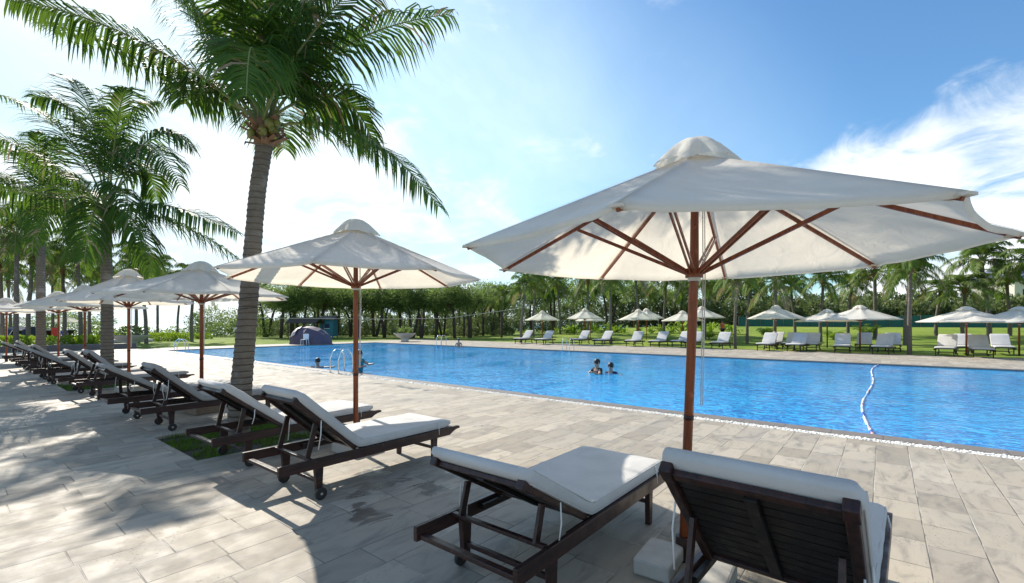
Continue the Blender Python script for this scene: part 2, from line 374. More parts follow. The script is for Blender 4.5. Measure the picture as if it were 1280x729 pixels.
# lawn sheet reaches to the horizon, with a hole of lower ground under the pool and deck handled by the deck slab
b = MB()
xs = [-76, -70] + [-64 + 4 * i for i in range(0, 32)] + [70, 90, 140, 300, 900, 2500]
ys = [-2500, -600, -120, -40, 0, 8] + [12 + 3 * i for i in range(0, 34)] + [130, 200, 500, 1200, 3000]
idx = {}
for i, x in enumerate(xs):
    for j, y in enumerate(ys):
        idx[i, j] = len(b.v); z = terr(x, y)
        if PL - 2 < x < 70 and 4 < y < DF - 2: z = -2.2 if PL + 1 < x else -.35
        b.v.append(Vector((x, y, z)))
for i in range(len(xs) - 1):
    for j in range(len(ys) - 1): b.f.append((idx[i, j], idx[i + 1, j], idx[i + 1, j + 1], idx[i, j + 1])); b.m.append(0)
setting(b.build('lawn', M['lawn'], smooth=True))
b = MB(); b.box((-1576, 300, -.2), (3000, 9000, .22)); setting(b.build('sea', M['sea']))
# paved deck (top z=0): near side, left end strip, far side
GX0, GX1, GY0, GY1 = -7.9, -6.2, 1.85, 3.5      # planting squares of the palms
squares = [(-8.0, -6.25, 1.88, 3.55), (-16.9, -15.1, 1.88, 3.55), (-25.9, -24.1, 1.88, 3.55)]
b = MB()
def slab(x0, x1, y0, y1, th=.3): b.box(((x0 + x1) / 2, (y0 + y1) / 2, -th / 2), (x1 - x0, y1 - y0, th))
slab(-60, 40, -40, 1.88); slab(-60, 40, 3.55, 7.98)
cx = -60
for q in reversed(squares): slab(cx, q[0], 1.88, 3.55); cx = q[1]
slab(cx, 40, 1.88, 3.55)
slab(-37.5, PL - .35, 7.98, PF + .4); 
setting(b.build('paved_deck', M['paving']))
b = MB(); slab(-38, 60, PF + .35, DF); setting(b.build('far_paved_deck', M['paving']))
b = MB()
for (x0, x1, y0, y1) in ((PL - .3, PR, PN - .3, PN), (PL - .35, 60, PF, PF + .35), (PL - .35, PL, PN, PF)):
    b.box(((x0 + x1) / 2, (y0 + y1) / 2, -.14), (x1 - x0, y1 - y0, .30))
setting(b.build('pool_coping', M['coping'], bevel=.008))
# pool basin and water
b = MB()
b.box(((PL + 60) / 2, (PN + PF) / 2, -1.75), (60 - PL, PF - PN, .1))
setting(b.build('pool_floor', M['tile']))
b = MB()
nx, ny = 2, 2
b.quad(Vector((PL, PN, -.05)), Vector((60, PN, -.05)), Vector((60, PF, -.05)), Vector((PL, PF, -.05)))
setting(b.build('pool_water', M['water']))
# white pebble drain along the near coping
random.seed(3); b = MB()
b.box(((PL + PR) / 2, PN - .385, -.056), (PR - PL, .17, .11))
setting(b.build('gravel_bed', M['pebble']))
b = MB(); x = -24.0
while x < 9:
    step = .032 if x > -8 else .06
    for k in range(6 if x > -8 else 3):
        r = random.uniform(.011, .02) * (1 if x > -8 else 1.6)
        b.sphere((x + random.uniform(-.02, .02), PN - .46 + random.uniform(0, .145), -.008 + random.uniform(0, .01)), (r * 1.2, r, r * .8), 6, 4)
    x += step
setting(b.build('drain_pebbles', M['pebble'], smooth=True), 'stuff')
# low stone ledge beyond the pool's left end
b = MB(); b.box((-38.3, 1.5, .17), (.5, 13.0, .34)); tag(b.build('low_wall', M['roof_grey'], bevel=.02), 'long low dark stone ledge at the far left end of the pool deck', 'wall')
b = MB(); b.box((-52.0, 4, .12), (1.2, 16.0, .24)); tag(b.build('low_wall', M['planter'], bevel=.02), 'pale low kerb wall beyond the dark ledge at far left', 'wall')
# soil and grass in the palm squares
for k, q in enumerate(squares):
    b = MB(); b.box(((q[0] + q[1]) / 2, (q[2] + q[3]) / 2, -.09), (q[1] - q[0], q[3] - q[2], .1)); setting(b.build('planting_soil', M['soil']))
b = MB(); random.seed(8)
for k, q in enumerate(squares):
    for i in range((7000, 2500, 800)[k]):
        x = random.uniform(q[0], q[1]); y = random.uniform(q[2], q[3])
        if noise.noise(Vector((x * 3, y * 3, 1))) < -.15: continue
        a = random.uniform(0, 6.28); h = random.uniform(.03, .10); w = random.uniform(.003, .007) * (1 + k)
        p = Vector((x, y, -.045)); d = Vector((math.cos(a), math.sin(a), 0)); e = Vector((-d.y, d.x, 0)); l = random.uniform(.2, .9)
        b.tri(p - e * w, p + e * w, p + d * h * l + Vector((0, 0, h)))
setting(b.build('grass_tufts', M['grass_blade']), 'stuff')

# ------------------------------------------------------------------ umbrellas
def umbrella(label, loc, rz, He=2.06, Hr=1.945, Ht=2.857, RR=1.49, lean=(0, 0), group='cream garden umbrellas', detail=True, foot=(0, 0)):
    u = thing('garden_umbrella', label, 'umbrella', loc, rz, group); u.rotation_euler = (lean[0], lean[1], rz)
    pr_ = .031
    b = MB(); b.tube([(foot[0] * .94, foot[1] * .94, .12), (0, 0, Hr), (0, 0, Ht - .10)], [pr_, pr_, pr_ * .7], 16); b.build('pole', M['pole_wood'], u, True)
    b = MB()
    for z in ((.95,) if detail else ()): b = MB(); b.tube([(foot[0] * .5, foot[1] * .5, z), (foot[0] * .49, foot[1] * .49, z + .03)], pr_ + .003, 16); b.build('pole_collar', M['dark_wood'], u, True)
    za = Ht - .14
    N = 8
    # canopy: eight panels, straight along ribs, sagging between, scooped hem
    b = MB(); nr, na = 12, 8; rows = []
    for i in range(nr + 1):
        r = i / nr
        for k in range(N):
            for j in range(na):
                f = j / na; a = 2 * math.pi * (k + f) / N
                hexr = math.cos(math.pi / N) / math.cos((f - .5) * 2 * math.pi / N)
                bow = 4 * f * (1 - f)
                rr = (.09 + (RR - .09) * r) * hexr * (1 - .035 * bow * r ** 3)
                z = za + (He - za) * r - .055 * bow * math.sin(math.pi * min(r, .97) ** .8) * .8 - .012 * bow * r
                z += .010 * noise.noise(Vector((math.cos(a) * rr * 3, math.sin(a) * rr * 3, loc[0]))) * bow
                z += .018 * math.sin(f * 40 + 5 * k) * max(0, 1 - abs(f - (0 if f < .5 else 1)) * 5) * r ** 6 * (1 if 0 < j else 0)
                b.v.append(Vector((rr * math.cos(a), rr * math.sin(a), z)))
    T = N * na
    for i in range(nr):
        for j in range(T):
            j2 = (j + 1) % T; b.f.append((i * T + j, (i + 1) * T + j, (i + 1) * T + j2, i * T + j2)); b.m.append(0)
    # turned hem and rib pockets
    base = nr * T; i0 = len(b.v)
    for j in range(T):
        v = b.v[base + j]; b.v.append(v * 1.0 + Vector((-v.x * .012, -v.y * .012, -.022)))
    for j in range(T):
        j2 = (j + 1) % T; b.f.append((base + j, i0 + j, i0 + j2, base + j2)); b.m.append(0)
    cn = b.build('canopy', M['canvas'], u, True)
    # seams over the ribs
    if detail:
        b = MB()
        for k in range(N):
            a = 2 * math.pi * k / N; d = Vector((math.cos(a), math.sin(a), 0)); e = Vector((-d.y, d.x, 0))
            p0 = d * .10 + Vector((0, 0, za + .002)); p1 = d * (RR + .004) + Vector((0, 0, He + .003))
            b.quad(p0 - e * .006, p1 - e * .006, p1 + e * .006, p0 + e * .006)
            c = d * (RR - .03) + Vector((0, 0, He - .012)); b.box(c, (.085, .05, .012), Matrix.Rotation(a, 3, 'Z'))
        b.build('seam', M['canvas'], cn)
    # wind vent cap, pleated
    b = MB(); prof = [(.0, 0), (.045, -.002), (.10, -.022), (.15, -.062), (.195, -.115), (.235, -.165), (.262, -.205)]; SEG = 64
    for (r, dz_) in prof:
        for j in range(SEG):
            a = 2 * math.pi * j / SEG; pl = math.cos(8 * a); k = (r / .262) ** 1.0
            rr = r * (1 + .15 * k * pl + .04 * k * math.sin(3 * a + loc[0])); b.v.append(Vector((rr * math.cos(a), rr * math.sin(a), Ht + dz_ + k * k * (.034 * (.5 - .5 * pl) + .008 * math.sin(5 * a + loc[1])))))
    for i in range(len(prof) - 1):
        for j in range(SEG):
            j2 = (j + 1) % SEG; b.f.append((i * SEG + j, (i + 1) * SEG + j, (i + 1) * SEG + j2, i * SEG + j2)); b.m.append(0)
    b.build('vent_cap', M['canvas'], u, True)
    b = MB(); b.tube([(0, 0, Hr - .03), (0, 0, Hr + .03)], .058, 16); b.tube([(0, 0, Hr - .055), (0, 0, Hr - .03)], .042, 16, 1)
    b.build('hub', [M['pole_wood'], M['brass']], u, False)
    for k in range(N):
        a = 2 * math.pi * k / N; d = Vector((math.cos(a), math.sin(a), 0))
        b = MB(); b.bar(d * .05 + Vector((0, 0, za - .028)), d * (RR - .015) + Vector((0, 0, He - .022)), .016, .024); b.build('rib', M['pole_wood'], u)
        rs = .70 * RR * .78
        q = d * rs + Vector((0, 0, za - .028 + (He + .006 - za) * (rs - .05) / (RR - .065) - .018))
        b = MB(); e = Vector((-d.y, d.x, 0)) * .013
        b.bar(d * .05 + Vector((0, 0, Hr)) + e, q + e, .009, .024); b.bar(d * .05 + Vector((0, 0, Hr)) - e, q - e, .009, .024)
        b.build('strut', M['pole_wood'], u)
    if detail:
        b = MB(); a = R(-20)
        for dx in (.05, .062):
            b.tube([(dx * math.cos(a), dx * math.sin(a), za - .12), (dx * math.cos(a) * 1.2, dx * math.sin(a), 1.9), (dx * math.cos(a) * 1.0, dx * math.sin(a), 1.05)], .0035, 6)
        b.build('pull_cord', M['cord'], u, True)
        b = MB(); b.tube([(foot[0], foot[1], 0), (foot[0], foot[1], .16)], .05, 14); b.build('base_sleeve', M['dark_wood'], u)
    return u
CA = YAW   # camera yaw in world
u1 = umbrella('largest cream umbrella nearest the camera with a pleated cap, at right foreground', (*w3(1.222, 3.124, 0).xy, 0), YAW + R(13), 2.066, 1.945, 2.857, 1.565, foot=(-.060 * math.cos(R(13)), .060 * math.sin(R(13))))
u1.rotation_euler = (0, R(.5), YAW + R(13))
u2 = umbrella('cream umbrella on orange wooden pole behind the middle pair of loungers', (*w3(-1.97, 5.80, 0).xy, 0), YAW + R(4.7), 2.18, 2.08, 2.92, 1.56)

u3 = umbrella('sunlit white umbrella just left of the big palm trunk, red brown pole', (*W(252, 400, 8.3).xy, 0), YAW + R(5), 2.10, 2.0, 2.73)
u4 = umbrella('umbrella with grey shaded cap showing behind the sunlit white umbrella', (*W(161, 400, 10.9).xy, 0), YAW + R(20), 2.12, 2.02, 2.90, 1.32)
u5 = umbrella('white umbrella on left right behind the second palm trunk', (*W(106, 400, 13.6).xy, 0), YAW + R(30), 2.1, 2.0, 2.75)
u6 = umbrella('white umbrella with bright red brown pole before the third palm trunk', (*W(73, 400, 16.2).xy, 0), YAW + R(10), 2.1, 2.0, 2.75)
u7 = umbrella('farthest cream umbrella of the lounger row, at the left edge of the photo', (*W(8, 400, 19.5).xy, 0), YAW + R(10), 2.1, 2.0, 2.72)
# stone feet of the umbrellas
def stone(name, label, cat, x, y, sx, sy, sz, rz, m, z0=0):
    b = MB(); b.box((0, 0, sz / 2), (sx, sy, sz)); o = b.build(name, m, None, False, .018); o.location = (x, y, z0); o.rotation_euler = (0, 0, rz); return tag(o, label, cat)
p = G(824, 698, .06)
stone('stone_block', 'cream cut stone block on the paving between the two front loungers', 'stone block', p.x, p.y, .23, .36, .11, R(4), M['concrete'])
p = G(890, 722, .06)
stone('stone_block', 'cream stone block half hidden under the dark slatted lounger back', 'stone block', p.x, p.y, .23, .36, .11, R(4), M['concrete'])
stone('umbrella_foot', 'rough brown stone foot under the lounger left of the big palm', 'umbrella base', u3.location.x, u3.location.y, .48, .42, .17, R(10), M['brown_stone'])
stone('umbrella_foot', 'grey concrete foot of the umbrella behind the middle loungers', 'umbrella base', u2.location.x, u2.location.y, .42, .42, .13, R(5), M['concrete'])
stone('umbrella_foot', 'grey concrete foot of the umbrella with grey shaded cap', 'umbrella base', u4.location.x, u4.location.y, .42, .42, .13, R(5), M['concrete'])

# ------------------------------------------------------------------ sun loungers (y=0 head end, y=2.13 foot end)
def rrect(w, h, n=5, r=.03):
    pts = []
    for (cx_, cz_, a0) in ((w / 2 - r, h / 2 - r, 0), (-w / 2 + r, h / 2 - r, 90), (-w / 2 + r, -h / 2 + r, 180), (w / 2 - r, -h / 2 + r, 270)):
        for k in range(n): a = R(a0 + 90 * k / (n - 1)); pts.append((cx_ + r * math.cos(a), cz_ + r * math.sin(a)))
    return pts
def lounger(label, loc, rz, ang, Wd=.74, seed=0, group='dark wooden sun loungers along the near deck', straps=True, Lb=.80, detail=True, cm='cushion'):
    rnd = random.Random(seed); L = thing('sun_lounger', label, 'sun lounger', loc, rz, group)
    hx = Wd / 2; hy, hz = .76, .385; a = R(ang); ca, sa = math.cos(a), math.sin(a)
    def bp(s, off=0): return (hy - s * ca - off * sa * -1 * -1, hz + s * sa + off * ca)      # point on the back, off = above its surface
    def bpt(s, off=0): return (hy - s * ca + off * sa, hz + s * sa + off * ca)
    for sx in (-1, 1):
        x = sx * (hx - .017)
        prof = [(0, .295), (0, .385), (2.10, .385), (2.13, .375), (2.13, .352), (2.07, .345), (2.02, .325), (1.97, .295)]
        b = MB(); b.prism(prof, x - .016, x + .016); b.build('side_rail', M['dark_wood'], L, False, .004)
    b = MB(); b.box((0, .045, .318), (Wd - .068, .045, .028)); b.build('head_bar', M['dark_wood'], L, False, .004)
    for sx in (-1, 1):
        x = sx * (hx - .060)
        b = MB(); b.prism([(.36, .05), (.335, .33), (.425, .33), (.41, .05)], x - .02, x + .02); lg = b.build('leg', M['dark_wood'], L, False, .004)
        b = MB(); xo = x - sx * 0.0 + sx * .038
        b.tube([(xo - .014, .385, .057), (xo - .010, .385, .057), (xo + .010, .385, .057), (xo + .014, .385, .057)], [.050, .056, .056, .050], 20)
        b.tube([(xo - .02, .385, .057), (xo + .02, .385, .057)], .012, 8, 1)
        b.build('wheel', [M['rubber'], M['brass']], lg, False)
        b = MB(); b.prism([(1.745, 0), (1.735, .33), (1.815, .33), (1.795, 0)], x - .02, x + .02); b.build('leg', M['dark_wood'], L, False, .004)
        if sx > 0:
            b = MB(); b.box((0, .385, .16), (Wd - .16, .03, .03)); b.build('cross_bar', M['dark_wood'], L, False, .003)
            b = MB(); b.box((0, 1.77, .18), (Wd - .16, .03, .03)); b.build('cross_bar', M['dark_wood'], L, False, .003)
    b = MB()
    y = .86
    while y < 2.04: b.box((0, y, .372), (Wd - .075, .062, .016)); y += .083
    for sx in (-1, 1): b.box((sx * (hx - .055), 1.25, .345), (.03, 1.4, .035))
    b.build('seat_slats', M['slat_wood'], L, False, 0)
    # tilting back
    bw = Wd - .085; rotb = Matrix.Rotation(-a, 3, 'X')
    def bbox(mb, x, s, off, size): yy, zz = bpt(s, off); mb.box((x, yy, zz), size, rotb)
    b = MB()
    for sx in (-1, 1):
        bbox(b, sx * (bw / 2 - .022), Lb / 2, -.002, (.044, Lb, .040)); bbox(b, sx * (bw / 2 - .022), Lb - .02, .002, (.052, .085, .052))
    bbox(b, 0, Lb - .03, .0, (bw - .09, .05, .030)); bbox(b, 0, .03, .0, (bw - .09, .04, .030))
    b.build('back_frame', M['dark_wood'], L, False, .006)
    b = MB(); s = .10
    while s < Lb - .07: bbox(b, 0, s, .008, (bw - .089, .060, .014)); s += .069
    b.build('back_slats', M['slat_wood'], L, False, 0)
    b = MB(); bbox(b, 0, Lb / 2, -.014, (.048, Lb - .12, .024)); b.build('back_batten', M['slat_wood'], L, False, .003)
    for sx in (-1, 1):
        yy, zz = bpt(Lb * .60, -.03); b = MB(); x = sx * (bw / 2 - .065)
        b.bar((x, yy, zz), (x, .30, .372), .022, .048, Vector((1, 0, 0)).cross(Vector((0, .3, 1)))); b.build('back_prop', M['dark_wood'], L, False, .003)
    b = MB(); b.box((0, .30, .375), (Wd - .08, .035, .022)); b.build('prop_bar', M['dark_wood'], L, False, .003)
    # mattress
    th = .082; mw = Wd - .045; stations = []
    LB = Lb + .05
    for k in range(15): y = 2.02 - (2.02 - .86) * k / 14; stations.append((y, .388 + th / 2, 0, 1.0))
    for q in (.2, .5, .8):
        an = a * q; stations.append((.80 - .02 * q, .388 + th / 2 + .012 * q * q + .006, an, .93))
    for k in range(11):
        s = .07 + (LB - .07) * k / 10; yy, zz = bpt(s, .016 + th / 2); stations.append((yy, zz, a, 1.0))
    b = MB(); sec = rrect(mw, th, 5, .026); ns = len(sec); cnt = len(stations)
    for k, (y, z, an, sc_) in enumerate(stations):
        e = min(k, cnt - 1 - k); shr = 1.0 if e > 0 else .93
        bulge = 1 + .06 * math.sin(math.pi * (k % 14) / 14)
        for (sx_, sz_) in sec:
            nx_ = sx_ * (shr if e == 0 else 1) + .004 * noise.noise(Vector((k * .6, sz_ * 20, seed)))
            off = sz_ * (.6 if e == 0 else sc_ * bulge) + .012 * noise.noise(Vector((sx_ * 6, k * .5, seed + 3))) * (1 if sz_ > 0 else 0)
            b.v.append(Vector((nx_, y + off * math.sin(an), z + off * math.cos(an))))
    for k in range(cnt - 1):
        for j in range(ns):
            j2 = (j + 1) % ns; b.f.append((k * ns + j, k * ns + j2, (k + 1) * ns + j2, (k + 1) * ns + j)); b.m.append(0)
    b.f.append(tuple(reversed(range(ns)))); b.f.append(tuple((cnt - 1) * ns + j for j in range(ns))); b.m += [0, 0]
    mt = b.build('mattress', M[cm], L, True)
    if detail:
        b = MB()
        for edge in (-1, 1):
            for top in (-1, 1):
                b.tube([(edge * (mw / 2 - .008), y + (top * th * .42) * math.sin(an), z + (top * th * .42) * math.cos(an)) for (y, z, an, _) in stations[1:-1]], .0050, 5)
        b.build('piping', M[cm], mt, True)
    if straps:
        for sx in (-1, 1):
            s0 = Lb * rnd.uniform(.45, .7); y0, z0 = bpt(s0, -.02); x = sx * (mw / 2 - .02 if sx < 0 else mw / 2)
            ln = rnd.uniform(.12, .30)
            pts = [(x, y0, z0 + .03), (x + .012 * sx, y0 - .01, z0 - ln * .4), (x + .005, y0 - .03, z0 - ln), (x - .01, y0 - .05, z0 - ln * 1.08), (x - .02, y0 - .07, z0 - ln * .5), (x - .02, y0 - .06, z0)]
            if rnd.random() < .5: pts = pts[:3]
            b = MB(); b.tube(pts, .0045, 6); b.build('strap', M['cord'], mt, True)
        x = sx * (mw / 2 + .006)
        b = MB(); b.tube([(x, 1.80, .46), (x + .012, 1.80, .40), (x + .014, 1.80, .33)], .005, 6); b.build('strap', M['cord'], mt, True)
    return L
H0 = 1.78
lounger('front lounger with low tilted back and white mattress, left of the front right umbrella pole', (-1.80, H0, 0), R(0), 30, .80, 1, Lb=.74)
lounger('nearest lounger showing the black slatted underside of its raised back', (-.41, 1.75, 0), R(-2), 46, .77, 2, Lb=.82)
lounger('lounger with sunlit white seat and red brown rails, right one of the middle pair', (-4.34, H0, 0), R(0), 42, .76, 3)
lounger('lounger left of the middle pair standing partly over the grass square', (-5.90, H0, 0), R(1), 37, .80, 4)
E_ = lounger('lounger with steep back just left of the brown umbrella stone', (-8.62, H0, 0), R(0), 42, .74, 5, cm='cushion_worn_shaded')
F_ = lounger('lounger with low back left of the one by the brown umbrella stone', (-10.15, H0 - .1, 0), R(0), 31, .80, 6, Lb=.9, cm='cushion_worn_shaded')
G_ = lounger('lounger right of the second palm trunk with upright back', (-13.35, H0 - .05, 0), R(2), 46, .72, 7, cm='cushion_worn_shaded')
hw = [(-14.75, H0 - .15, 'lounger seen between the second palm trunk and the thin umbrella pole', E_),
      (-17.5, H0 - .3, 'lounger just left of the second palm square', F_), (-19.1, H0 - .3, 'lounger in front of the third palm trunk', E_),
      (-22.0, H0 - .25, 'lounger two places left of the third palm trunk', F_), (-23.6, H0 - .3, 'second lounger from the far left end of the row', E_),
      (-25.6, H0 - .35, 'last lounger at the far left end of the row', F_)]
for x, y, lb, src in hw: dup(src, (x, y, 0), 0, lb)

# ------------------------------------------------------------------ palms
def bez(a, b, c, t): return a * (1 - t) ** 2 + b * 2 * t * (1 - t) + c * t * t
def frond(mb, P0, P1, P2, rnd, nl=64, ll=.62, wid=.030, dry=0, grav=.5, rr=.022):
    pts = [bez(P0, P1, P2, k / 14) for k in range(15)]
    mb.tube(pts, [rr * (1 - .85 * k / 14) + .002 for k in range(15)], 5, 1)
    roll = rnd.uniform(-.4, .4)
    for i in range(nl):
        t_ = .17 + .83 * (i + .5) / nl; p = bez(P0, P1, P2, t_); T = (bez(P0, P1, P2, min(1, t_ + .02)) - bez(P0, P1, P2, t_ - .02)).normalized()
        S = T.cross(Vector((0, 0, 1)))
        if S.length < .15: S = Vector((T.y + .3, -T.x, 0))
        S.normalize(); U = S.cross(T); prof = math.sin(math.pi * min(1, (.10 + .9 * t_)) ** .85) ** .6 if t_ < .98 else .3
        prof = min(.5 + 2.5 * t_, 1.0) * (1 - .62 * smooth01((t_ - .68) / .32))
        for sg in (-1, 1):
            if rnd.random() < .03: continue
            l = ll * prof * rnd.uniform(.82, 1.08); fwd = .48 + .5 * t_ + rnd.uniform(-.12, .12)
            D = (S * sg * math.cos(roll * sg) + U * (.10 + rnd.uniform(-.22, .22) + math.sin(roll * sg)) + T * fwd).normalized()
            D2 = (D + Vector((0, 0, -grav * rnd.uniform(.8, 1.4)))).normalized(); D3 = (D2 + Vector((0, 0, -grav * 1.5 * rnd.uniform(.6, 1.4)))).normalized()
            q1 = p + D * l * .33; q2 = q1 + D2 * l * .36; q3 = q2 + D3 * l * .34
            w = T * wid * rnd.uniform(.8, 1.15) * .5; w = w - D * w.dot(D)
            i0 = len(mb.v); mb.v += [p - w * .5, p + w * .5, q1 - w, q1 + w, q2 - w * .8, q2 + w * .8, q3]
            mi = 2 if rnd.random() < dry else 0
            mb.f += [(i0, i0 + 1, i0 + 3, i0 + 2), (i0 + 2, i0 + 3, i0 + 5, i0 + 4), (i0 + 4, i0 + 5, i0 + 6)]; mb.m += [mi] * 3
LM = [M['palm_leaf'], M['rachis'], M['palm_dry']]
def trunk(mb, pts, rads, ring=.09):
    pts = [Vector(p) for p in pts]; P = []; Rr = []; tot = sum((pts[i + 1] - pts[i]).length for i in range(len(pts) - 1)); n = int(tot / (ring / 3))
    for k in range(n + 1):
        s = k / n * (len(pts) - 1); i = min(int(s), len(pts) - 2); f = s - i
        p0 = pts[max(i - 1, 0)]; p1 = pts[i]; p2 = pts[i + 1]; p3 = pts[min(i + 2, len(pts) - 1)]
        p = .5 * ((2 * p1) + (p2 - p0) * f + (2 * p0 - 5 * p1 + 4 * p2 - p3) * f * f + (3 * p1 - p0 - 3 * p2 + p3) * f ** 3)
        r = rads[i] * (1 - f) + rads[i + 1] * f; r *= 1 + (.045, 0.0, -.03)[k % 3] + .04 * noise.noise(Vector((0, 0, k * .15)))
        P.append(p); Rr.append(r)
    mb.tube(P, Rr, 14)
def nuts_and_husks(par, c, rnd, n=10, s=1.0, husks=16):
    for k in range(n):
        a = rnd.uniform(0, 6.28); b = MB(); r = rnd.uniform(.05, .072) * s
        b.sphere(c + Vector((math.cos(a) * .20 * s, math.sin(a) * .20 * s, rnd.uniform(-.16, .08) * s)), (r, r, r * 1.25), 10, 8); b.build('coconut', M['coconut'], par, True)
    b = MB()
    for k in range(husks * 3):
        a = rnd.uniform(0, 6.28); d = Vector((math.cos(a), math.sin(a), 0)); l = rnd.uniform(.15, .42) * s; e = Vector((-d.y, d.x, 0)) * .05 * s
        p = c + Vector((0, 0, rnd.uniform(-.25, .1) * s)) + d * .08 * s; q = p + d * l * .7 + Vector((0, 0, rnd.uniform(-.1, .5) * l)); q2 = q + Vector((0, 0, -.2 * l)) + d * .1 * l
        b.quad(p - e, p + e, q + e * .7, q - e * .7); b.tri(q - e * .7, q + e * .7, q2)
    b.sphere(c + Vector((0, 0, -.05 * s)), (.17 * s, .17 * s, .25 * s), 10, 8)
    b.build('fibre_sheath', M['husk'], par)
def near_palm(label, tr_pts, tr_r, crown_px, Yd, specs, seed, ll, nl=70, extra=8, elen=3.2, wid=.034, grp='coconut palms of the near deck'):
    rnd = random.Random(seed); base = W(tr_pts[0][0], tr_pts[0][1], Yd); base.z = -.05
    T = thing('coconut_palm', label, 'palm tree', base, 0, grp)
    pts = [Vector((0, 0, 0))] + [W(x, y, Yd) - base for x, y in tr_pts[1:]]
    b = MB(); trunk(b, pts, tr_r); b.build('trunk', M['palm_trunk'], T, True)
    c = W(*crown_px, Yd) - base
    for (cx_, cy_, tx, ty, dp, dm) in specs:
        b = MB(); P0 = c + Vector((rnd.uniform(-.06, .06), rnd.uniform(-.06, .06), 0)); P1 = W(cx_, cy_, Yd + dm) - base; P2 = W(tx, ty, Yd + dp) - base
        frond(b, P0, P1, P2, rnd, nl, ll, wid, .05, rnd.uniform(.5, .95)); b.build('frond', LM, T)
    for k in range(extra):
        a = k * 2.4 + rnd.uniform(-.2, .2); el = R(rnd.uniform(20, 75)); d = Vector((math.cos(a), math.sin(a), 0)); l = elen * rnd.uniform(.8, 1)
        P1 = c + d * l * .5 * math.cos(el) + Vector((0, 0, l * .55 * math.sin(el))); P2 = c + d * l * (.45 + .45 * math.cos(el)) + Vector((0, 0, l * (.75 * math.sin(el) - .35)))
        b = MB(); frond(b, c, P1, P2, rnd, int(nl * .8), ll, wid, .04, .5); b.build('frond', LM, T)
    return T, c, base, rnd
main_specs = [(190, 30, 12, -2, -.8, -.3), (190, 60, 60, 30, .9, .4), (455, 128, 548, 258, -.4, 0), (400, 35, 562, 18, .2, 0), (430, 70, 468, 182, .6, .3),
    (372, 40, 420, -90, 0, 0), (335, 30, 300, -110, .3, 0), (352, 60, 490, -60, -1.0, -.5), (285, 50, 170, -80, .3, 0), (290, 60, 205, -20, 1.2, .6),
    (312, -20, 308, 120, -1.8, -1.1), (262, 62, 232, 130, .8, .3), (350, 20, 372, -60, 1.5, .6), 
    (300, 20, 262, -40, -.8, -.3), (320, 40, 330, -70, -.9, -.3), (360, 50, 450, 40, 1.2, .5)]
T1, c1, b1, r1 = near_palm('tall coconut palm nearest the camera, with nuts, rising from the grass square', [(297, 545), (302, 480), (309, 400), (316, 310), (322, 240), (331, 180)], [.155, .138, .126, .114, .108, .108],
    (331, 160), 6.57, main_specs, 11, .86, 84, 2, 2.9, .042)
nuts_and_husks(T1, c1 + Vector((0, 0, -.02)), r1, 9, 1.0)
b = MB()
for (x, y) in ((313, 385), (314, 372)):
    q = W(x - 1, y, 6.57) - b1; b.tube([q + Vector((math.cos(a * .4) * .142, math.sin(a * .4) * .142, .02 * math.sin(a * .4))) for a in range(17)], .005, 5)
b.build('wire_tie', M['rubber'], T1, True)
p2_specs = [(205, 238, 297, 292, -.3, 0), (215, 262, 302, 326, .3, 0), (190, 118, 242, 188, .2, 0), (172, 120, 226, 232, -.8, -.3), (140, 130, 196, 128, .6, .2), (120, 110, 82, 96, .5, 0),
    (112, 110, 40, 122, -.5, -.2), (95, 140, -4, 118, .4, .2), (60, 185, -40, 160, -.8, -.3), (60, 240, -30, 235, -.4, 0), (150, 190, 170, 300, -1.2, -.8), (118, 225, 104, 335, -1.0, -.7),
    (150, 150, 112, 150, 1.2, .6), (145, 120, 160, 110, -.8, -.4), (185, 170, 195, 250, 1.2, .7), (85, 200, 45, 300, .9, .5), (180, 260, 190, 345, -.9, -.4), (128, 100, 150, 150, 1.6, .8)]
T2, c2, b2, r2 = near_palm('coconut palm second from the right of the near row, behind the white umbrella', [(134, 484), (134, 430), (134, 370), (133, 310), (134, 275)], [.15, .135, .125, .115, .11],
    (134, 262), 12.1, p2_specs, 12, .98, 62, 0, 3.2, .056)
nuts_and_husks(T2, c2, r2, 6, 1.1)
p3_specs = [(95, 190, 120, 262, 0, 0), (60, 190, 112, 230, .8, .3), (20, 190, -25, 250, 0, 0), (35, 175, 10, 190, .4, 0), (60, 170, 85, 175, -.5, -.2), (90, 240, 118, 310, -.4, 0), (10, 230, -30, 300, .3, 0), (50, 170, 45, 165, -1, -.5),
    (45, 215, 40, 320, -1.2, -.8)]
T3, c3, b3, r3 = near_palm('coconut palm third from the right of the near row, slim grey trunk', [(51, 462), (51, 400), (51, 330), (50, 280)], [.15, .135, .125, .12], (50, 262), 17.0, p3_specs, 13, .95, 54, 5, 3.0, .06)
nuts_and_husks(T3, c3, r3, 4, 1.1)

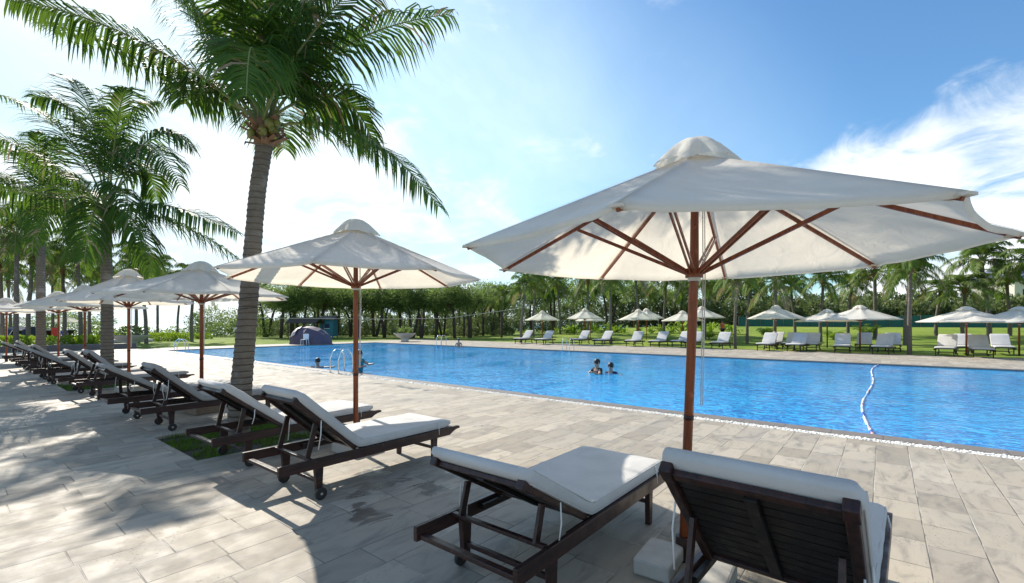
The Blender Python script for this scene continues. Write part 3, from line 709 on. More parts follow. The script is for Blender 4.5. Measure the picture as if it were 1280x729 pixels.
def far_palm_proto(name, seed, H, nf=22, L=2.9, lean=.2, dry=.08, nl=44, ll=.64, wid=.062):
    rnd = random.Random(seed); T = bpy.data.objects.new('coconut_palm', None); SC.collection.objects.link(T)
    a = rnd.uniform(0, 6.28); top = Vector((math.cos(a) * lean, math.sin(a) * lean, H))
    b = MB(); trunk(b, [Vector((0, 0, -.3)), top * .35 - Vector((math.cos(a), math.sin(a), 0)) * .1, top * .7, top], [.16, .135, .12, .11], .14); b.build('trunk', M['palm_trunk'], T, True)
    b = MB()
    for k in range(nf):
        a = k * 2.39996 + rnd.uniform(-.25, .25); q = k / nf; el = R(78 - 95 * q + rnd.uniform(-8, 8)); d = Vector((math.cos(a), math.sin(a), 0)); l = L * rnd.uniform(.8, 1.1)
        P1 = top + d * l * .55 * math.cos(el) + Vector((0, 0, l * .6 * math.sin(el) + .25)); P2 = top + d * l * (.35 + .5 * math.cos(el)) + Vector((0, 0, l * (.8 * math.sin(el) - .32 - .1 * q)))
        frond(b, top, P1, P2, rnd, nl, ll, wid, dry + (.5 if q > .9 else 0), rnd.uniform(.4, .75), .03)
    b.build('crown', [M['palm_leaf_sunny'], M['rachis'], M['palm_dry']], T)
    b = MB(); b.sphere(top + Vector((0, 0, -.1)), (.2, .2, .32), 8, 6)
    for k in range(14):
        a = rnd.uniform(0, 6.28); d = Vector((math.cos(a), math.sin(a), 0)); e = Vector((-d.y, d.x, 0)) * .06; p = top + d * .1 + Vector((0, 0, rnd.uniform(-.3, .1))); q = p + d * .35 + Vector((0, 0, rnd.uniform(-.35, .25))); b.quad(p - e, p + e, q + e * .5, q - e * .5)
    b.build('fibre_sheath', M['husk'], T)
    return T
protoH = 4.6
PP = [far_palm_proto('a', 21, protoH, 24), far_palm_proto('b', 22, protoH, 20, 2.7, .35), far_palm_proto('c', 23, protoH, 26, 3.1, .1, .14), far_palm_proto('d', 24, protoH, 22, 2.6, .5, .05)]
used = set()
def put_palm(k, p, H, label, grp, rz, cs=1.0):
    s = H / protoH
    P = PP[k % 4]
    if k % 4 not in used:
        used.add(k % 4); o = P; o.location = p; o.rotation_euler = (0, 0, rz); o['label'] = label; o['category'] = 'palm tree'; o['group'] = grp
    else: o = dup(P, p, rz, label, grp)
    o.scale = (cs, cs, s); return o
rp = random.Random(5)
far_p = [(468, 420, 388, .8), (503, 419, 384, .85), (524, 420, 386, .7), (546, 421, 384, .8), (574, 420, 374, .9), (603, 419, 378, .7), (627, 421, 372, .8), (651, 429, 360, .8), (667, 421, 350, .9), (700, 418, 356, .85), (735, 419, 350, .9), (763, 431, 353, .75), (797, 421, 343, .95), (830, 419, 352, .9), (862, 420, 350, .9), (881, 425, 356, .8), (919, 436, 350, .7), (934, 430, 352, .75),
         (969, 434, 354, .75), (994, 420, 360, .8), (1026, 428, 352, .8), (1060, 420, 356, .85), (1094, 423, 342, .95), (1131, 432, 345, .75), (1137, 444, 334, .72), (1170, 420, 362, .8), (1204, 424, 362, .8), (1237, 423, 326, 1.0), (1262, 420, 350, .85), (1290, 428, 330, .9)]
desc = ['with a pale trunk', 'with drooping grey fronds', 'with a slender leaning trunk', 'with a dense dark crown']
for i, (x, yb, yc, cs) in enumerate(far_p):
    p, Yd = ground_hit(x, yb); H = EYE - (yc - 405) / F * Yd - p.z
    put_palm(i, (p.x, p.y, p.z), max(2.2, H), '%s coconut palm from the left in the row across the pool' % ORD[i], 'coconut palms across the pool', rp.uniform(0, 6.28), cs)
left_p = [(3, 425, 330, 36), (20, 424, 300, 30), (36, 424, 322, 34), (80, 424, 335, 38), (101, 423, 318, 36), (112, 423, 340, 44), (170, 422, 332, 44), (183, 424, 338, 38), (197, 420, 342, 55), (240, 424, 352, 42), (222, 419, 360, 60), (128, 421, 352, 50), (66, 420, 350, 48), (12, 420, 350, 50)]
for i, (x, yb, yc, Yd) in enumerate(sorted(left_p)):
    p = W(x, yb, Yd); p.z = 0; H = EYE - (yc - 405) / F * Yd
    put_palm(i + 1, (p.x, p.y, -.03), H, '%s coconut palm from the left among those beyond the umbrellas by the sea' % ORD[i], 'coconut palms by the sea at left', rp.uniform(0, 6.28), .95)

# ------------------------------------------------------------------ dark casuarina wood behind the pool's far end
def casuarina(seed, H=7.0):
    rnd = random.Random(seed); T = bpy.data.objects.new('casuarina_tree', None); SC.collection.objects.link(T)
    b = MB(); tips = []
    for s in range(rnd.choice((2, 3))):
        a = rnd.uniform(0, 6.28); d = Vector((math.cos(a), math.sin(a), 0)); ln = rnd.uniform(.5, 1.8); top = d * ln + Vector((0, 0, H * rnd.uniform(.6, .85)))
        mid = d * ln * .25 + Vector((rnd.uniform(-.3, .3), rnd.uniform(-.3, .3), H * .35)); b.tube([Vector((0, 0, -.3)) + d * .1, mid, (mid + top) / 2 + Vector((rnd.uniform(-.3, .3), 0, 0)), top], [.16, .12, .08, .03], 7)
        for k in range(9):
            f = rnd.uniform(.35, 1); p = mid + (top - mid) * f; aa = rnd.uniform(0, 6.28); e = p + Vector((math.cos(aa) * rnd.uniform(.7, 1.9), math.sin(aa) * rnd.uniform(.7, 1.9), rnd.uniform(.1, 1.1)))
            b.tube([p, (p + e) / 2 + Vector((0, 0, .12)), e], [.05, .035, .012], 5); tips.append(e)
        tips.append(top)
    b.build('trunk', M['bark'], T, True)
    b = MB()
    for tp in tips:
        rr = rnd.uniform(.65, 1.3)
        for k in range(210):
            d = Vector((rnd.gauss(0, 1), rnd.gauss(0, 1), rnd.gauss(0, .9))); d.normalize(); p = tp + d * rr * rnd.uniform(.2, 1) ** .5
            g = (d * .6 + Vector((rnd.uniform(-.6, .6), rnd.uniform(-.6, .6), rnd.uniform(-.3, .7)))).normalized(); e = g.cross(Vector((rnd.uniform(-1, 1), rnd.uniform(-1, 1), rnd.uniform(-1, 1)))).normalized() * rnd.uniform(.03, .06); l = rnd.uniform(.18, .42)
            b.tri(p - e, p + e, p + g * l)
    b.build('crown', M['casuarina'], T)
    return T
CP = [casuarina(31), casuarina(32), casuarina(33)]
cas = []; rc = random.Random(9)
for i in range(20): cas.append((332 + i * 15 + rc.uniform(-4, 4), rc.uniform(52, 66), 352 + rc.uniform(-5, 9) + (6 if i > 16 else 0)))
for i in range(10): cas.append((625 + i * 33 + rc.uniform(-8, 8), rc.uniform(62, 74), 346 + rc.uniform(-6, 8)))
cas.sort()
for i, (x, Yd, yt) in enumerate(cas):
    p = W(x, 410, Yd); p.z = terr(p.x, p.y); H = EYE - (yt - 405) / F * Yd - p.z; s = H / 6.4; k = i % 3
    lb = '%s dark casuarina tree from the left in the wood behind the pool' % ORD[i]
    if i < 3: o = CP[k]; o['label'] = lb; o['category'] = 'tree'; o['group'] = 'casuarina trees behind the pool'; o.location = p; o.rotation_euler = (0, 0, rc.uniform(0, 6.28))
    else: o = dup(CP[k], p, rc.uniform(0, 6.28), lb, 'casuarina trees behind the pool')
    o.scale = (s * 1.05, s * 1.05, s)
# scrub: one far-off mass of bushes on the dunes
rs_ = random.Random(14); b = MB()
def clump(mb, c, r, n, lw=.07, ll=.2):
    for k in range(n):
        d = Vector((rs_.gauss(0, 1), rs_.gauss(0, 1), rs_.gauss(0, 1))); d.normalize()
        p = c + Vector((d.x * r[0], d.y * r[1], d.z * r[2])) * rs_.uniform(.3, 1) ** .4
        g = (d + Vector((rs_.uniform(-.9, .9), rs_.uniform(-.9, .9), rs_.uniform(-.5, .9)))).normalized(); e = g.cross(Vector((rs_.uniform(-1, 1), rs_.uniform(-1, 1), rs_.uniform(-1, 1)))).normalized() * lw * rs_.uniform(.5, 1); l = ll * rs_.uniform(.6, 1.3)
        mb.quad(p, p + g * l * .5 + e, p + g * l, p + g * l * .5 - e)
for x in range(560, 1420, 11):
    for rowd in range(2):
        Yd = (65 if x > 880 else 68) / (.628 * (x - 640) / F + .778) * (1 + .14 * rowd) + rs_.uniform(0, 3); p = W(x + rs_.uniform(-5, 5), 400, Yd); g0 = terr(p.x, p.y)
        yt = 378 - rowd * 8 + rs_.uniform(-6, 6); top = EYE - (yt - 405) / F * Yd; h = max(1.0, top - g0)
        clump(b, Vector((p.x, p.y, g0 + h * .5)), (1.3, 1.3, h * .52), 900, .14, .34)
setting(b.build('dune_scrub', M['scrub']), 'stuff')
b = MB()
for x in range(310, 640, 9):      # undergrowth between the casuarina trunks
    Yd = 62 + rs_.uniform(-4, 8); p = W(x, 400, Yd); g0 = terr(p.x, p.y); hu = rs_.uniform(.8, 3.0); clump(b, Vector((p.x, p.y, g0 + hu * .5)), (1.0, 1.0, hu * .55), 420, .10, .28)
for x in range(320, 640, 8):
    Yd = 72 + rs_.uniform(-4, 8); p = W(x, 400, Yd); g0 = terr(p.x, p.y); hu = rs_.uniform(2.4, 4.6) * (.6 if x < 360 else 1); clump(b, Vector((p.x, p.y, g0 + hu * .5)), (1.3, 1.3, hu * .55), 620, .14, .34)
setting(b.build('undergrowth', M['scrub']), 'stuff')
b = MB()
for (x0, x1, yy, hh, Yd) in ((128, 160, 424, .7, 44), (188, 236, 424, .75, 44), (0, 46, 429, .7, 34), (84, 124, 426, .7, 36), (240, 262, 422, .5, 50), (56, 70, 427, .6, 36)):
    n = int((x1 - x0) / 4)
    for k in range(n):
        p = W(x0 + (x1 - x0) * (k + .5) / n, yy, Yd + rs_.uniform(-1.2, 1.2)); clump(b, Vector((p.x, p.y, hh * .45)), (.42, .42, hh * .5), 150, .07, .2)
setting(b.build('garden_hedge', M['bright_leaf']), 'stuff')
b = MB()
for k in range(26):                # sea grape / driftwood scrub against the sea at left
    x = 150 + k * 4.2; p = W(x + rs_.uniform(-4, 4), 415, 64 + rs_.uniform(-4, 6)); h = rs_.uniform(.3, 1.4); clump(b, Vector((p.x, p.y, h * .5)), (.8, .8, h * .5), 90, .09, .25)
for k in range(30):
    x = 240 + k * 3.2; p = W(x + rs_.uniform(-4, 4), 415, 60 + rs_.uniform(-4, 6)); h = rs_.uniform(1.6, 4.6); clump(b, Vector((p.x, p.y, h * .5)), (1.0, 1.0, h * .5), 300, .09, .25)
for k in range(34):
    x = -10 + k * 4.4; p = W(x + rs_.uniform(-4, 4), 415, 58 + rs_.uniform(-4, 6)); h = rs_.uniform(1.0, 3.4); clump(b, Vector((p.x, p.y, h * .5)), (1.0, 1.0, h * .5), 260, .09, .25)
setting(b.build('shore_scrub', M['casuarina']), 'stuff')
# leafy garden plants on the far lawn
def leafy(seed, mname='bright_leaf', n=16, l=.9):
    rnd = random.Random(seed); b = MB()
    for k in range(n):
        a = rnd.uniform(0, 6.28); el = rnd.uniform(.5, 1.35); d = Vector((math.cos(a) * math.cos(el), math.sin(a) * math.cos(el), math.sin(el))); L = l * rnd.uniform(.6, 1.1); p = Vector((rnd.uniform(-.1, .1), rnd.uniform(-.1, .1), 0))
        e = d.cross(Vector((0, 0, 1))).normalized() * .07; q1 = p + d * L * .45; q2 = q1 + (d + Vector((0, 0, -.5))).normalized() * L * .35; q3 = q2 + (d + Vector((0, 0, -1.3))).normalized() * L * .25
        i0 = len(b.v); b.v += [p, q1 - e, q1 + e, q2 - e, q2 + e, q3]; b.f += [(i0, i0 + 2, i0 + 1), (i0 + 1, i0 + 2, i0 + 4, i0 + 3), (i0 + 3, i0 + 4, i0 + 5)]; b.m += [0] * 3
    return b.build('leafy_plant', M[mname])
LP = [leafy(41), leafy(42), leafy(43, n=22, l=1.1)]
spots = []
for k in range(34): spots.append((582 + k * 6 + rc.uniform(-3, 3), rc.uniform(413, 418)))
for k in range(10): spots.append((800 + k * 13 + rc.uniform(-3, 3), rc.uniform(414, 419)))
for k, (x, y) in enumerate(sorted(spots)):
    p, Yd = ground_hit(x, y); o = LP[k % 3]
    if k >= 3: o = o.copy(); SC.collection.objects.link(o)
    o.location = p; o.rotation_euler = (0, 0, rc.uniform(0, 6.28)); s = rc.uniform(1.0, 1.7); o.scale = (s, s, s)
    tag(o, '%s yellow green leafy plant from the left in the strip on the far lawn' % ORD[k], 'plant', 'leafy plants on the far lawn')
def young_palm(x, y, s, label, seed):
    rnd = random.Random(seed); p, Yd = ground_hit(x, y); T = thing('young_palm', label, 'young palm', p, 0, 'young palms on the far lawn'); b = MB()
    for k in range(11):
        a = k * 2.4; d = Vector((math.cos(a), math.sin(a), 0)); el = rnd.uniform(.6, 1.3); l = s * rnd.uniform(.8, 1.1)
        frond(b, Vector((0, 0, 0)), d * l * .4 * math.cos(el) + Vector((0, 0, l * .7 * math.sin(el))), d * l * (.4 + .4 * math.cos(el)) + Vector((0, 0, l * .7 * math.sin(el) - .1)), rnd, 18, .38, .05, 0, .3, .015)
    b.build('fronds', [M['bright_leaf'], M['rachis'], M['palm_dry']], T)
for i, (x, y, s, lb) in enumerate([(830, 424, 1.6, 'young palm left of the nearest umbrella pole, across the pool'), (886, 424, 1.2, 'young palm beside the person in orange'), (958, 424, 1.5, 'young palm left of the blue shaded far umbrella'),
                               (1042, 425, 1.3, 'young palm between the two overlapping white far umbrellas'), (1083, 424, 1.9, 'bushy young palm behind the large white far umbrella'), (553, 420, 1.8, 'young palm at the corner beyond the far pool edge')]): young_palm(x, y, s, lb, 50 + i)

# ------------------------------------------------------------------ far umbrellas and loungers
uf = umbrella('', (0, 0, 0), 0, 1.86, 1.78, 2.68, 1.5, group='umbrellas across the pool', detail=False)
uf_first = True
FU = [(678, 427, 388, 43, 'small white far umbrella left of all others across the pool'), (731, 428, 385, 46, 'white far umbrella behind the pool ladder across the pool'), (738, 426, 390, 38, 'small white umbrella just behind the one at the far ladder'),
      (798, 430, 386, 49, 'white far umbrella over the loungers left of the nearest pole'), (808, 427, 385, 44, 'grey shaded umbrella directly behind a white one left of the nearest pole'), (853, 430, 388, 52, 'white far umbrella peeking out left of the nearest pole'),
      (877, 430, 382.5, 56, 'white far umbrella just right of the nearest pole'), (970, 436, 381, 64, 'bluish shaded umbrella alone across the pool'), (1034, 437, 386, 70, 'cream umbrella overlapped by a larger white one across the pool'),
      (1075, 440, 381, 84, 'large bright white umbrella overlapping a cream one across the pool'), (1208, 446, 382.5, 98, 'widest far umbrella, grey shaded top, on the right side across the pool'), (1274, 448, 382.5, 96, 'white far umbrella cut off by the right edge of the photo')]
for i, (x, yb, yc, wpx, lb) in enumerate(FU):
    p = G(x, yb); Yd = F * EYE / (yb - 405); H = EYE - (yc - 405) / F * Yd; rr = wpx * Yd / F / 2
    if i == 0: o = uf; o['label'] = lb; o.location = p; o.rotation_euler = (0, 0, rc.uniform(0, 1))
    else: o = dup(uf, p, rc.uniform(0, 1), lb, 'umbrellas across the pool')
    o.scale = (rr / 1.48, rr / 1.48, H / 2.7)
LU = [(22, 52, 395, 28, 'small white umbrella farthest left beyond the hedge'), (60, 56, 397, 26, 'small white umbrella beyond the third palm trunk'), (82, 50, 394, 38, 'white umbrella beyond the hedge, right of the red towel')]
for (x, Yd, yc, wpx, lb) in LU:
    p = W(x, 420, Yd); p.z = 0; rr = wpx * Yd / F / 2; H = EYE - (yc - 405) / F * Yd
    o = dup(uf, p, 1.0, lb, 'small umbrellas beyond the hedge at left'); o.scale = (rr / 1.48, rr / 1.48, H / 2.7)
fl = lounger('', (0, 0, 0), 0, 46, .78, 9, 'loungers across the pool', False, .82, False)
fl.name = 'sun_lounger'
FL = [(645, 430, 54), (672, 431, 60), (717, 431, 52), (745, 432, 58), (786, 433.5, 54), (816, 434, 60), (843, 434, 62), (861, 435, 58), (894, 436.5, 62), (952, 439, 56), (963, 436, 66), (984, 438, 66), (990, 440, 62), (1011, 439, 66),
      (1052, 442, 68), (1078, 439, 72), (1099, 443.5, 70), (1116, 440, 74), (1180, 446, 76), (1206, 444, 80), (1231, 448, 66), (1257, 444.5, 86)]
xs_sorted = sorted(FL)
for i, (x, y, ang) in enumerate(xs_sorted):
    p = G(x, y); lb = '%s white cushioned lounger from the left on the far side of the pool' % ORD[i]
    rz = R(180) + R(-3 + rc.uniform(-6, 6))
    if i == 0: o = fl; o['label'] = lb; o.location = p
    else: o = dup(fl, p, rz, lb)
    o.rotation_euler = (0, 0, rz); d = Vector((math.sin(-rz), math.cos(rz), 0)); o.location = p - Vector((math.sin(-rz) * 2.1, math.cos(rz) * 2.1, 0)); o.location.z = 0

for k, (x, yy, Yd, rz) in enumerate([(60, 421, 44, 1.0), (92, 421, 46, 2.2), (24, 423, 42, 2.0)]):
    p = W(x, yy, Yd); o = dup(fl, (p.x, p.y, 0), rz, ['lounger beside the red towel beyond the hedge', 'lounger right of the person in blue beyond the hedge', 'lounger under the farthest left umbrella beyond the hedge'][k], 'loungers beyond the hedge at left')

# ------------------------------------------------------------------ pool ladders and lane rope
def ladder(loc, rz, label):
    T = thing('pool_ladder', label, 'pool ladder', loc, rz, 'steel pool ladders')     # local +y points into the pool
    for sx in (-1, 1):
        b = MB(); b.tube([(sx * .25, -.42, 0), (sx * .25, -.42, .45), (sx * .25, -.36, .66), (sx * .25, -.22, .76), (sx * .25, -.05, .74), (sx * .25, .06, .60), (sx * .25, .10, .35), (sx * .25, .10, -.9)], .021, 10); b.build('handrail', M['steel'], T, True)
    for z in (-.3, -.6): b = MB(); b.box((0, .10, z), (.5, .08, .03)); b.build('step', M['steel'], T)
    return T
lad = ladder((*G(424, 466).xy, 0), 0, 'steel ladder at the near pool edge beside the woman in teal'); lad.location.y = PN - .02
l2 = dup(lad, (G(737, 436).x, PF + .02, 0), math.pi, 'steel ladder at the far pool edge under the white umbrellas')
l3 = dup(lad, (G(563, 431).x, PF + .02, 0), math.pi, 'steel ladder at the far pool edge near its left corner')
l4 = dup(lad, (G(259, 440).x, PN - .02, 0), 0, 'steel ladder at the near pool edge left of the big palm trunk')
T = thing('lane_rope', 'lane rope of white, red and blue floats crossing the pool', 'lane rope', (-.1, PN, -.03)); pts = []
for k in range(60):
    f = k / 59; pts.append(Vector((-.22 * math.sin(f * 3.1) - .10 * math.sin(f * 9), f * (PF - PN), 0)))
b = MB(); b.tube(pts, .008, 6); b.build('cord', M['cord'], T, True)
fl_me = []
for m in ('float_white', 'float_red', 'float_blue'):
    b = MB(); b.tube([(0, -.055, 0), (0, -.035, 0), (0, .035, 0), (0, .055, 0)], [.010, .022, .022, .010], 10); o = b.build('float', M[m], T, True); fl_me.append(o)
for k in range(96):
    f = (k + .5) / 96; i = f * 59; j = min(int(i), 58); p = pts[j].lerp(pts[j + 1], i - j); d = (pts[j + 1] - pts[j]).normalized(); ci = (0, 0, 1, 0, 0, 0, 2, 0)[(k // 2) % 8]
    if k > 3 and (k % 6 == 5 or 26 < k < 34 or 50 < k < 55): continue
    if k < 3: o = fl_me[k]
    else: o = fl_me[ci].copy(); SC.collection.objects.link(o); o.parent = T
    o.location = p; o.rotation_euler = d.to_track_quat('Y', 'Z').to_euler()

# ------------------------------------------------------------------ tent, chair, hut, planters, posts, fence, roof
p = G(389, 430); T = thing('dome_tent', 'grey purple dome tent pitched on the grass beyond the pool', 'tent', (p.x, p.y, 0), YAW - R(8))
b = MB(); nu, nv = 8, 6
for i in range(nu + 1):
    a = -1 + 2 * i / nu; hh = 1.45 * (1 - abs(a) ** 2.2) ** .55 * (1 - .18 * max(0, a)) 
    for j in range(nv + 1):
        ph = math.pi * j / nv; wy = (1.15 * (1 - abs(a) ** 3) ** .5 + .02); fold = 1 + .03 * math.sin(6 * a + 3 * ph)
        b.v.append(Vector((a * 1.75, -math.cos(ph) * wy, max(0, math.sin(ph)) ** .8 * hh * fold)))
for i in range(nu):
    for j in range(nv): q = i * (nv + 1) + j; b.f.append((q, q + nv + 1, q + nv + 2, q + 1)); b.m.append(0)
b.build('tent_body', M['tent_fly'], T)
b = MB()
for i in range(9):
    a = -.92 + 1.0 * i / 8
    for j in range(7):
        ph = math.pi * (.14 + .5 * j / 6); hh = 1.45 * (1 - abs(a) ** 2.2) ** .55 + .10; wy = 1.15 * (1 - abs(a) ** 3) ** .5 + .10; b.v.append(Vector((a * 1.75, -math.cos(ph) * wy, math.sin(ph) ** .8 * hh + .02 * math.sin(i * 2 + j))))
for i in range(8):
    for j in range(6):
        if (i < 5 and j > 1) or i in (2, 3): q = i * 7 + j; b.f.append((q, q + 7, q + 8, q + 1)); b.m.append(0)
b.build('tent_flap', M['tent_light'], T)
p = G(381, 431); T = thing('plastic_chair', 'small white plastic chair in front of the dome tent', 'chair', (p.x, p.y, 0), YAW)
b = MB(); b.box((0, 0, .40), (.45, .42, .03)); b.build('seat', M['white_plastic'], T, False, .01)
b = MB(); b.box((0, .21, .62), (.44, .03, .40)); b.build('backrest', M['white_plastic'], T, False, .01)
for sx in (-1, 1):
    for sy in (-1, 1): b = MB(); b.bar((sx * .20, sy * .18, .40), (sx * .23, sy * .21, 0), .035, .035); b.build('leg', M['white_plastic'], T)
p = W(411, 418, 52); T = thing('beach_hut', 'small teal hut under the trees behind the tent', 'hut', (p.x, p.y, 0), YAW)
b = MB(); b.box((0, 0, 1.15), (1.5, 1.5, 1.9)); 
for sx in (-1, 1):
    for sy in (-1, 1): b.box((sx * .7, sy * .7, .1), (.1, .1, .4))
b.build('wall', M['teal_paint'], T, False, .01)
b = MB(); b.prism([(-1.0, 2.05), (0, 2.45), (1.0, 2.05), (1.0, 2.12), (0, 2.53), (-1.0, 2.12)], -1.0, 1.0); b.build('roof', M['roof_grey'], T)
b = MB(); b.box((.1, -.76, 1.35), (.5, .03, .5)); w_ = b.build('window', M['cover_dark'], T); b = MB(); b.box((.1, -.765, 1.08), (.6, .06, .05)); b.build('sill', M['white_plastic'], w_)
p = W(382, 418, 50); T = thing('thatched_shelter', 'dark low shelter roof left of the teal hut behind the tent', 'shelter', (p.x, p.y, 0), YAW)
b = MB(); b.prism([(-1.2, 1.75), (0, 2.3), (1.2, 1.75), (1.2, 1.65), (0, 2.15), (-1.2, 1.65)], -1.6, 1.6); b.build('roof', M['bark'], T)
for sx in (-1, 1):
    for sy in (-1, 1): b = MB(); b.tube([(sx * 1.4, sy * 1.0, 0), (sx * 1.4, sy * 1.0, 1.72)], .05, 8); b.build('post', M['bark'], T)
def planter(p, s, label, plant=True):
    T = thing('planter_bowl', label, 'planter', p, 0, 'pale stone planter bowls', s)
    b = MB(); b.tube([(0, 0, 0), (0, 0, .12), (0, 0, .2), (0, 0, .35), (0, 0, .62), (0, 0, .66), (0, 0, .66), (0, 0, .5)], [.32, .3, .22, .55, .85, .9, .82, .7], 24); b.build('bowl', M['planter'], T, True)
    if plant: b = MB(); clump(b, Vector((0, 0, .8)), (.5, .5, .3), 260, .05, .25); b.build('foliage', M['casuarina'], T)
planter((*G(163, 434).xy, 0), 1.25, 'pale stone planter bowl at the left end of the pool deck')
planter((*G(506, 427).xy, 0), 1.15, 'pale stone planter bowl at the far left corner of the pool')
T = thing('cable_line', 'thin pale cable strung along the far side of the pool', 'cable')
b = MB(); cp = [W(300, 397, 44), W(360, 398, 44), W(478, 399, 46), W(560, 398, 46), W(580, 395, 46), W(604, 392, 46), W(640, 387, 46), W(668, 380, 46)]
b.tube(cp, .022, 5); b.build('cable', M['concrete'], T, True)
for i, (x, yb, yt) in enumerate([(580, 421, 394), (604, 420, 391), (627, 422, 389)]):
    p, Yd = ground_hit(x, yb); b = MB(); H = EYE - (yt - 405) / F * Yd - p.z; b.tube([(0, 0, -.2), (.02, 0, H * .5), (0, 0, H)], [.13, .12, .11], 10); o = b.build('wooden_post', M['bark'], None, True); o.location = p
    tag(o, '%s of the three stout posts holding the cable beyond the pool' % ['leftmost', 'middle', 'rightmost'][i], 'post', 'posts holding the cable')
# teal screen fence on the rise behind the lawn
T = thing('screen_fence', 'long dark teal screen fence behind the far lawn on the right', 'fence', (0, 0, 0))
yF = 61.5; b = MB(); x0, x1 = W(925, 400, 57).x, 34.0; n = 60
for k in range(n + 1):
    x = x0 + (x1 - x0) * k / n; z = terr(x, yF)
    zt = 2.45 + .05 * math.sin(k * .9); b.v += [Vector((x, yF + .04 * math.sin(k), z - .1)), Vector((x, yF + .06 * math.sin(k * 1.7), zt)), Vector((x, yF + .05 + .06 * math.sin(k * 1.7), zt)), Vector((x, yF + .05 + .04 * math.sin(k), z - .1))]
for k in range(n):
    for j in range(3): q = 4 * k + j; b.f.append((q, q + 4, q + 5, q + 1)); b.m.append(0)
b.build('screen', M['teal_mesh'], T)
for k in range(0, n + 1, 3):
    x = x0 + (x1 - x0) * k / n; b = MB(); b.tube([(x, yF - .08, terr(x, yF) - .2), (x, yF - .08, 2.5)], .035, 6); b.build('post', M['roof_grey'], T)
p = W(1290, 372, 84); T = thing('distant_building', 'building with blue violet roof behind the palms at the right edge', 'building', (p.x, p.y, 0), YAW)
b = MB(); b.box((0, 0, 5), (14, 7, 10)); b.build('wall', M['cream_wall'], T)
b = MB(); b.prism([(-4.4, 9.6), (0, 11.6), (4.4, 9.6), (4.4, 9.4), (-4.4, 9.4)], -7.8, 7.8); b.build('roof', M['roof_blue'], T)
for k in range(5):
    for zz in (3.2, 7.0): b = MB(); b.box((-5 + k * 2.5, -3.52, zz), (1.1, .08, 1.4)); b.build('window', M['cover_dark'], T)
# towel, dark cover at far left
p = W(68, 417, 43); T = MB(); T.box((0, 0, .75), (.6, .05, .75)); T.box((0, .2, 1.13), (.6, .4, .04)); o = T.build('beach_towel', M['red_cloth'], None, False, .02); o.location = (p.x, p.y, 0.1); o.rotation_euler = (0, 0, YAW)
tag(o, 'bright red towel hanging beyond the hedge left of the thin pole', 'towel')
p = W(30, 421, 48); T = MB(); T.prism([(-.9, 0), (-.9, 1.0), (-.3, 1.35), (.6, 1.3), (.9, .9), (.9, 0)], -1.0, 1.0); o = T.build('covered_stack', M['cover_dark'], None, False, .06); o.location = (p.x, p.y, 0); o.rotation_euler = (0, 0, YAW)
tag(o, 'dark blue covered stack under the small umbrella at far left', 'covered stack')

# ------------------------------------------------------------------ people
def skin_mesh(name, verts, edges, radii, m, parent, sub=2):
    me = bpy.data.meshes.new(name); me.from_pydata(verts, edges, []); o = bpy.data.objects.new(name, me); SC.collection.objects.link(o)
    md = o.modifiers.new('skin', 'SKIN'); md.use_smooth_shade = True
    for i, r in enumerate(radii):
        me.skin_vertices[0].data[i].radius = (r, r) if not hasattr(r, '__len__') else r
        me.skin_vertices[0].data[i].use_root = (i == 0)
    sb = o.modifiers.new('sub', 'SUBSURF'); sb.levels = sub; sb.render_levels = sub
    dg = bpy.context.evaluated_depsgraph_get(); nm = bpy.data.meshes.new_from_object(o.evaluated_get(dg)); bpy.data.objects.remove(o)
    nm.materials.clear(); nm.materials.append(m); nm.polygons.foreach_set('use_smooth', [True] * len(nm.polygons))
    q = bpy.data.objects.new(name, nm); SC.collection.objects.link(q); q.parent = parent; return q
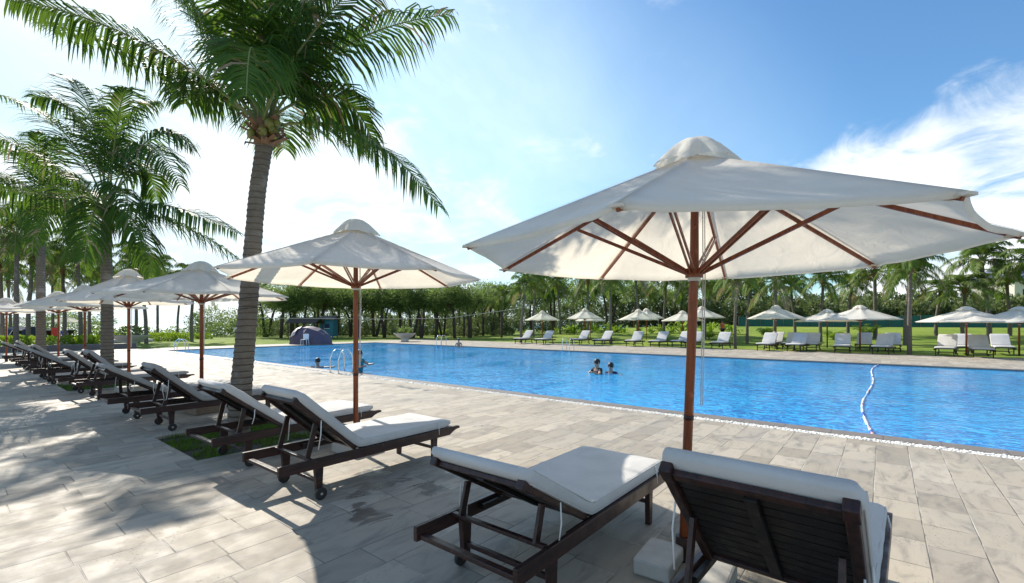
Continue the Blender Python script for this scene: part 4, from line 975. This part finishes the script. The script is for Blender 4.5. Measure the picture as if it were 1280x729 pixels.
def person(label, loc, rz, pose, top=None, bottom=None, hair_long=False, s=1.0, hair='hair', group=None):
    T = thing('person', label, 'person', loc, rz, group, s)
    J = dict(pel=(0, 0, .92), bel=(0, 0, 1.08), che=(0, .01, 1.28), nek=(0, .01, 1.44), chin=(0, -.02, 1.52), head=(0, -.02, 1.61),
             shl=(.17, .01, 1.38), ell=(.25, .02, 1.12), wrl=(.26, -.08, .90), hal=(.26, -.11, .81), shr=(-.17, .01, 1.38), elr=(-.25, .02, 1.12), wrr=(-.26, -.08, .90), har=(-.26, -.11, .81),
             hil=(.09, 0, .88), knl=(.11, -.02, .50), anl=(.11, .02, .09), tol=(.12, -.13, .04), hir=(-.09, 0, .88), knr=(-.11, -.02, .50), anr=(-.11, .02, .09), tor=(-.12, -.13, .04))
    J.update(pose); K = list(J); I = {k: i for i, k in enumerate(K)}
    E = [('pel', 'bel'), ('bel', 'che'), ('che', 'nek'), ('nek', 'chin'), ('chin', 'head'), ('che', 'shl'), ('shl', 'ell'), ('ell', 'wrl'), ('wrl', 'hal'), ('che', 'shr'), ('shr', 'elr'), ('elr', 'wrr'), ('wrr', 'har'),
         ('pel', 'hil'), ('hil', 'knl'), ('knl', 'anl'), ('anl', 'tol'), ('pel', 'hir'), ('hir', 'knr'), ('knr', 'anr'), ('anr', 'tor')]
    Rd = dict(pel=(.13, .10), bel=(.12, .09), che=(.14, .10), nek=.052, chin=(.065, .07), head=(.085, .10), shl=.055, shr=.055, ell=.04, elr=.04, wrl=.028, wrr=.028, hal=.035, har=.035, hil=.085, hir=.085, knl=.055, knr=.055, anl=.038, anr=.038, tol=.035, tor=.035)
    skin_mesh('body', [J[k] for k in K], [(I[a], I[b_]) for a, b_ in E], [Rd[k] for k in K], M['skin'], T)
    h = Vector(J['head']); b = MB(); b.sphere(h + Vector((0, .018, .030)), (.098, .108, .105), 14, 10)
    if hair_long: b.sphere(h + Vector((0, .06, -.10)), (.09, .055, .17), 12, 8)
    b.build('hair', M[hair], T, True)
    b = MB(); b.sphere(h + Vector((0, -.108, -.02)), (.014, .02, .022), 8, 6)          # nose, ears
    for sx in (-1, 1): b.sphere(h + Vector((sx * .095, .0, -.02)), (.014, .022, .03), 8, 6)
    b.build('face_features', M['skin'], T, True)
    b = MB()
    for sx in (-1, 1): b.sphere(h + Vector((sx * .034, -.098, .008)), (.013, .008, .008), 8, 6)
    b.box(h + Vector((0, -.1, -.055)), (.045, .008, .008)); b.build('eyes_and_mouth', M['hair'], T)
    if top:
        skin_mesh('shirt', [J['pel'], J['bel'], J['che'], J['shl'], tuple((Vector(J['shl']) * .5 + Vector(J['ell']) * .5)), J['shr'], tuple((Vector(J['shr']) * .5 + Vector(J['elr']) * .5))], [(0, 1), (1, 2), (2, 3), (3, 4), (2, 5), (5, 6)],
                  [(.15, .12), (.14, .11), (.155, .118), .068, .06, .068, .06], M[top], T)
    if bottom:
        skin_mesh('trousers', [J['pel'], J['hil'], J['knl'], J['anl'], J['hir'], J['knr'], J['anr']], [(0, 1), (1, 2), (2, 3), (0, 4), (4, 5), (5, 6)], [(.15, .12), .10, .07, .055, .10, .07, .055], M[bottom], T)
    return T
wl = -.05
# woman in teal standing in the shallow water at the ladder, one arm to the rail
p = w3((447 - 640) / F * 15.4, 15.4, 0); p.y = max(p.y, PN + .35)
person('woman with dark hair and teal top standing waist deep by the near ladder', (p.x, p.y, -1.0), YAW + R(70), dict(ell=(.28, -.15, 1.22), wrl=(.20, -.38, 1.25), hal=(.17, -.46, 1.27), elr=(-.27, -.10, 1.18), wrr=(-.14, -.30, 1.20), har=(-.10, -.38, 1.2)), 'teal_cloth', None, True, 1.0)
p = w3((752 - 640) / F * 15.4, 15.4, 0)
person('swimmer with short dark hair facing left in the middle of the pool', (p.x - .10, p.y - .12, -1.30), YAW + R(-60), dict(ell=(.30, -.18, 1.24), wrl=(.22, -.36, 1.32), hal=(.2, -.44, 1.33), elr=(-.3, -.16, 1.2)), 'dark_cloth', None, False, 1.0)
person('second swimmer lower in the water, close beside the dark haired swimmer', (p.x + .25, p.y + .18, -1.42), YAW + R(-30), dict(ell=(.32, -.1, 1.28), wrl=(.42, -.28, 1.36), hal=(.45, -.35, 1.36)), 'navy_cloth', None, False, 1.0)
p = w3((379 - 640) / F * 17.0, 17.0, 0); p.y = max(p.y, PN + .5)
person('swimmer floating low with both arms stretched sideways at the left', (p.x, p.y, -1.42), YAW, dict(shl=(.18, 0, 1.36), ell=(.40, -.05, 1.38), wrl=(.60, -.08, 1.405), hal=(.68, -.09, 1.41), shr=(-.18, 0, 1.36), elr=(-.40, -.05, 1.38), wrr=(-.58, -.08, 1.40), har=(-.66, -.09, 1.405)), 'dark_cloth', None, False, 1.0)
p = W(581, 432, 33.0)
person('person with only head and shoulders out of water at the far pool edge', (p.x, PF - .5, -1.05), YAW, {}, None, None, False, .95)
p, Yd = ground_hit(903, 424)
person('person in an orange shirt standing on the far lawn', (p.x, p.y, p.z), YAW + R(20), {}, 'orange_cloth', 'dark_cloth', False, .95)
p = W(80, 430, 38)
person('person in bright blue shirt beyond the low wall at far left', (p.x, p.y, -.35), YAW + R(60), dict(ell=(.26, -.12, 1.16), wrl=(.14, -.28, 1.1), hal=(.1, -.33, 1.1)), 'blue_cloth', 'dark_cloth', False, .95)
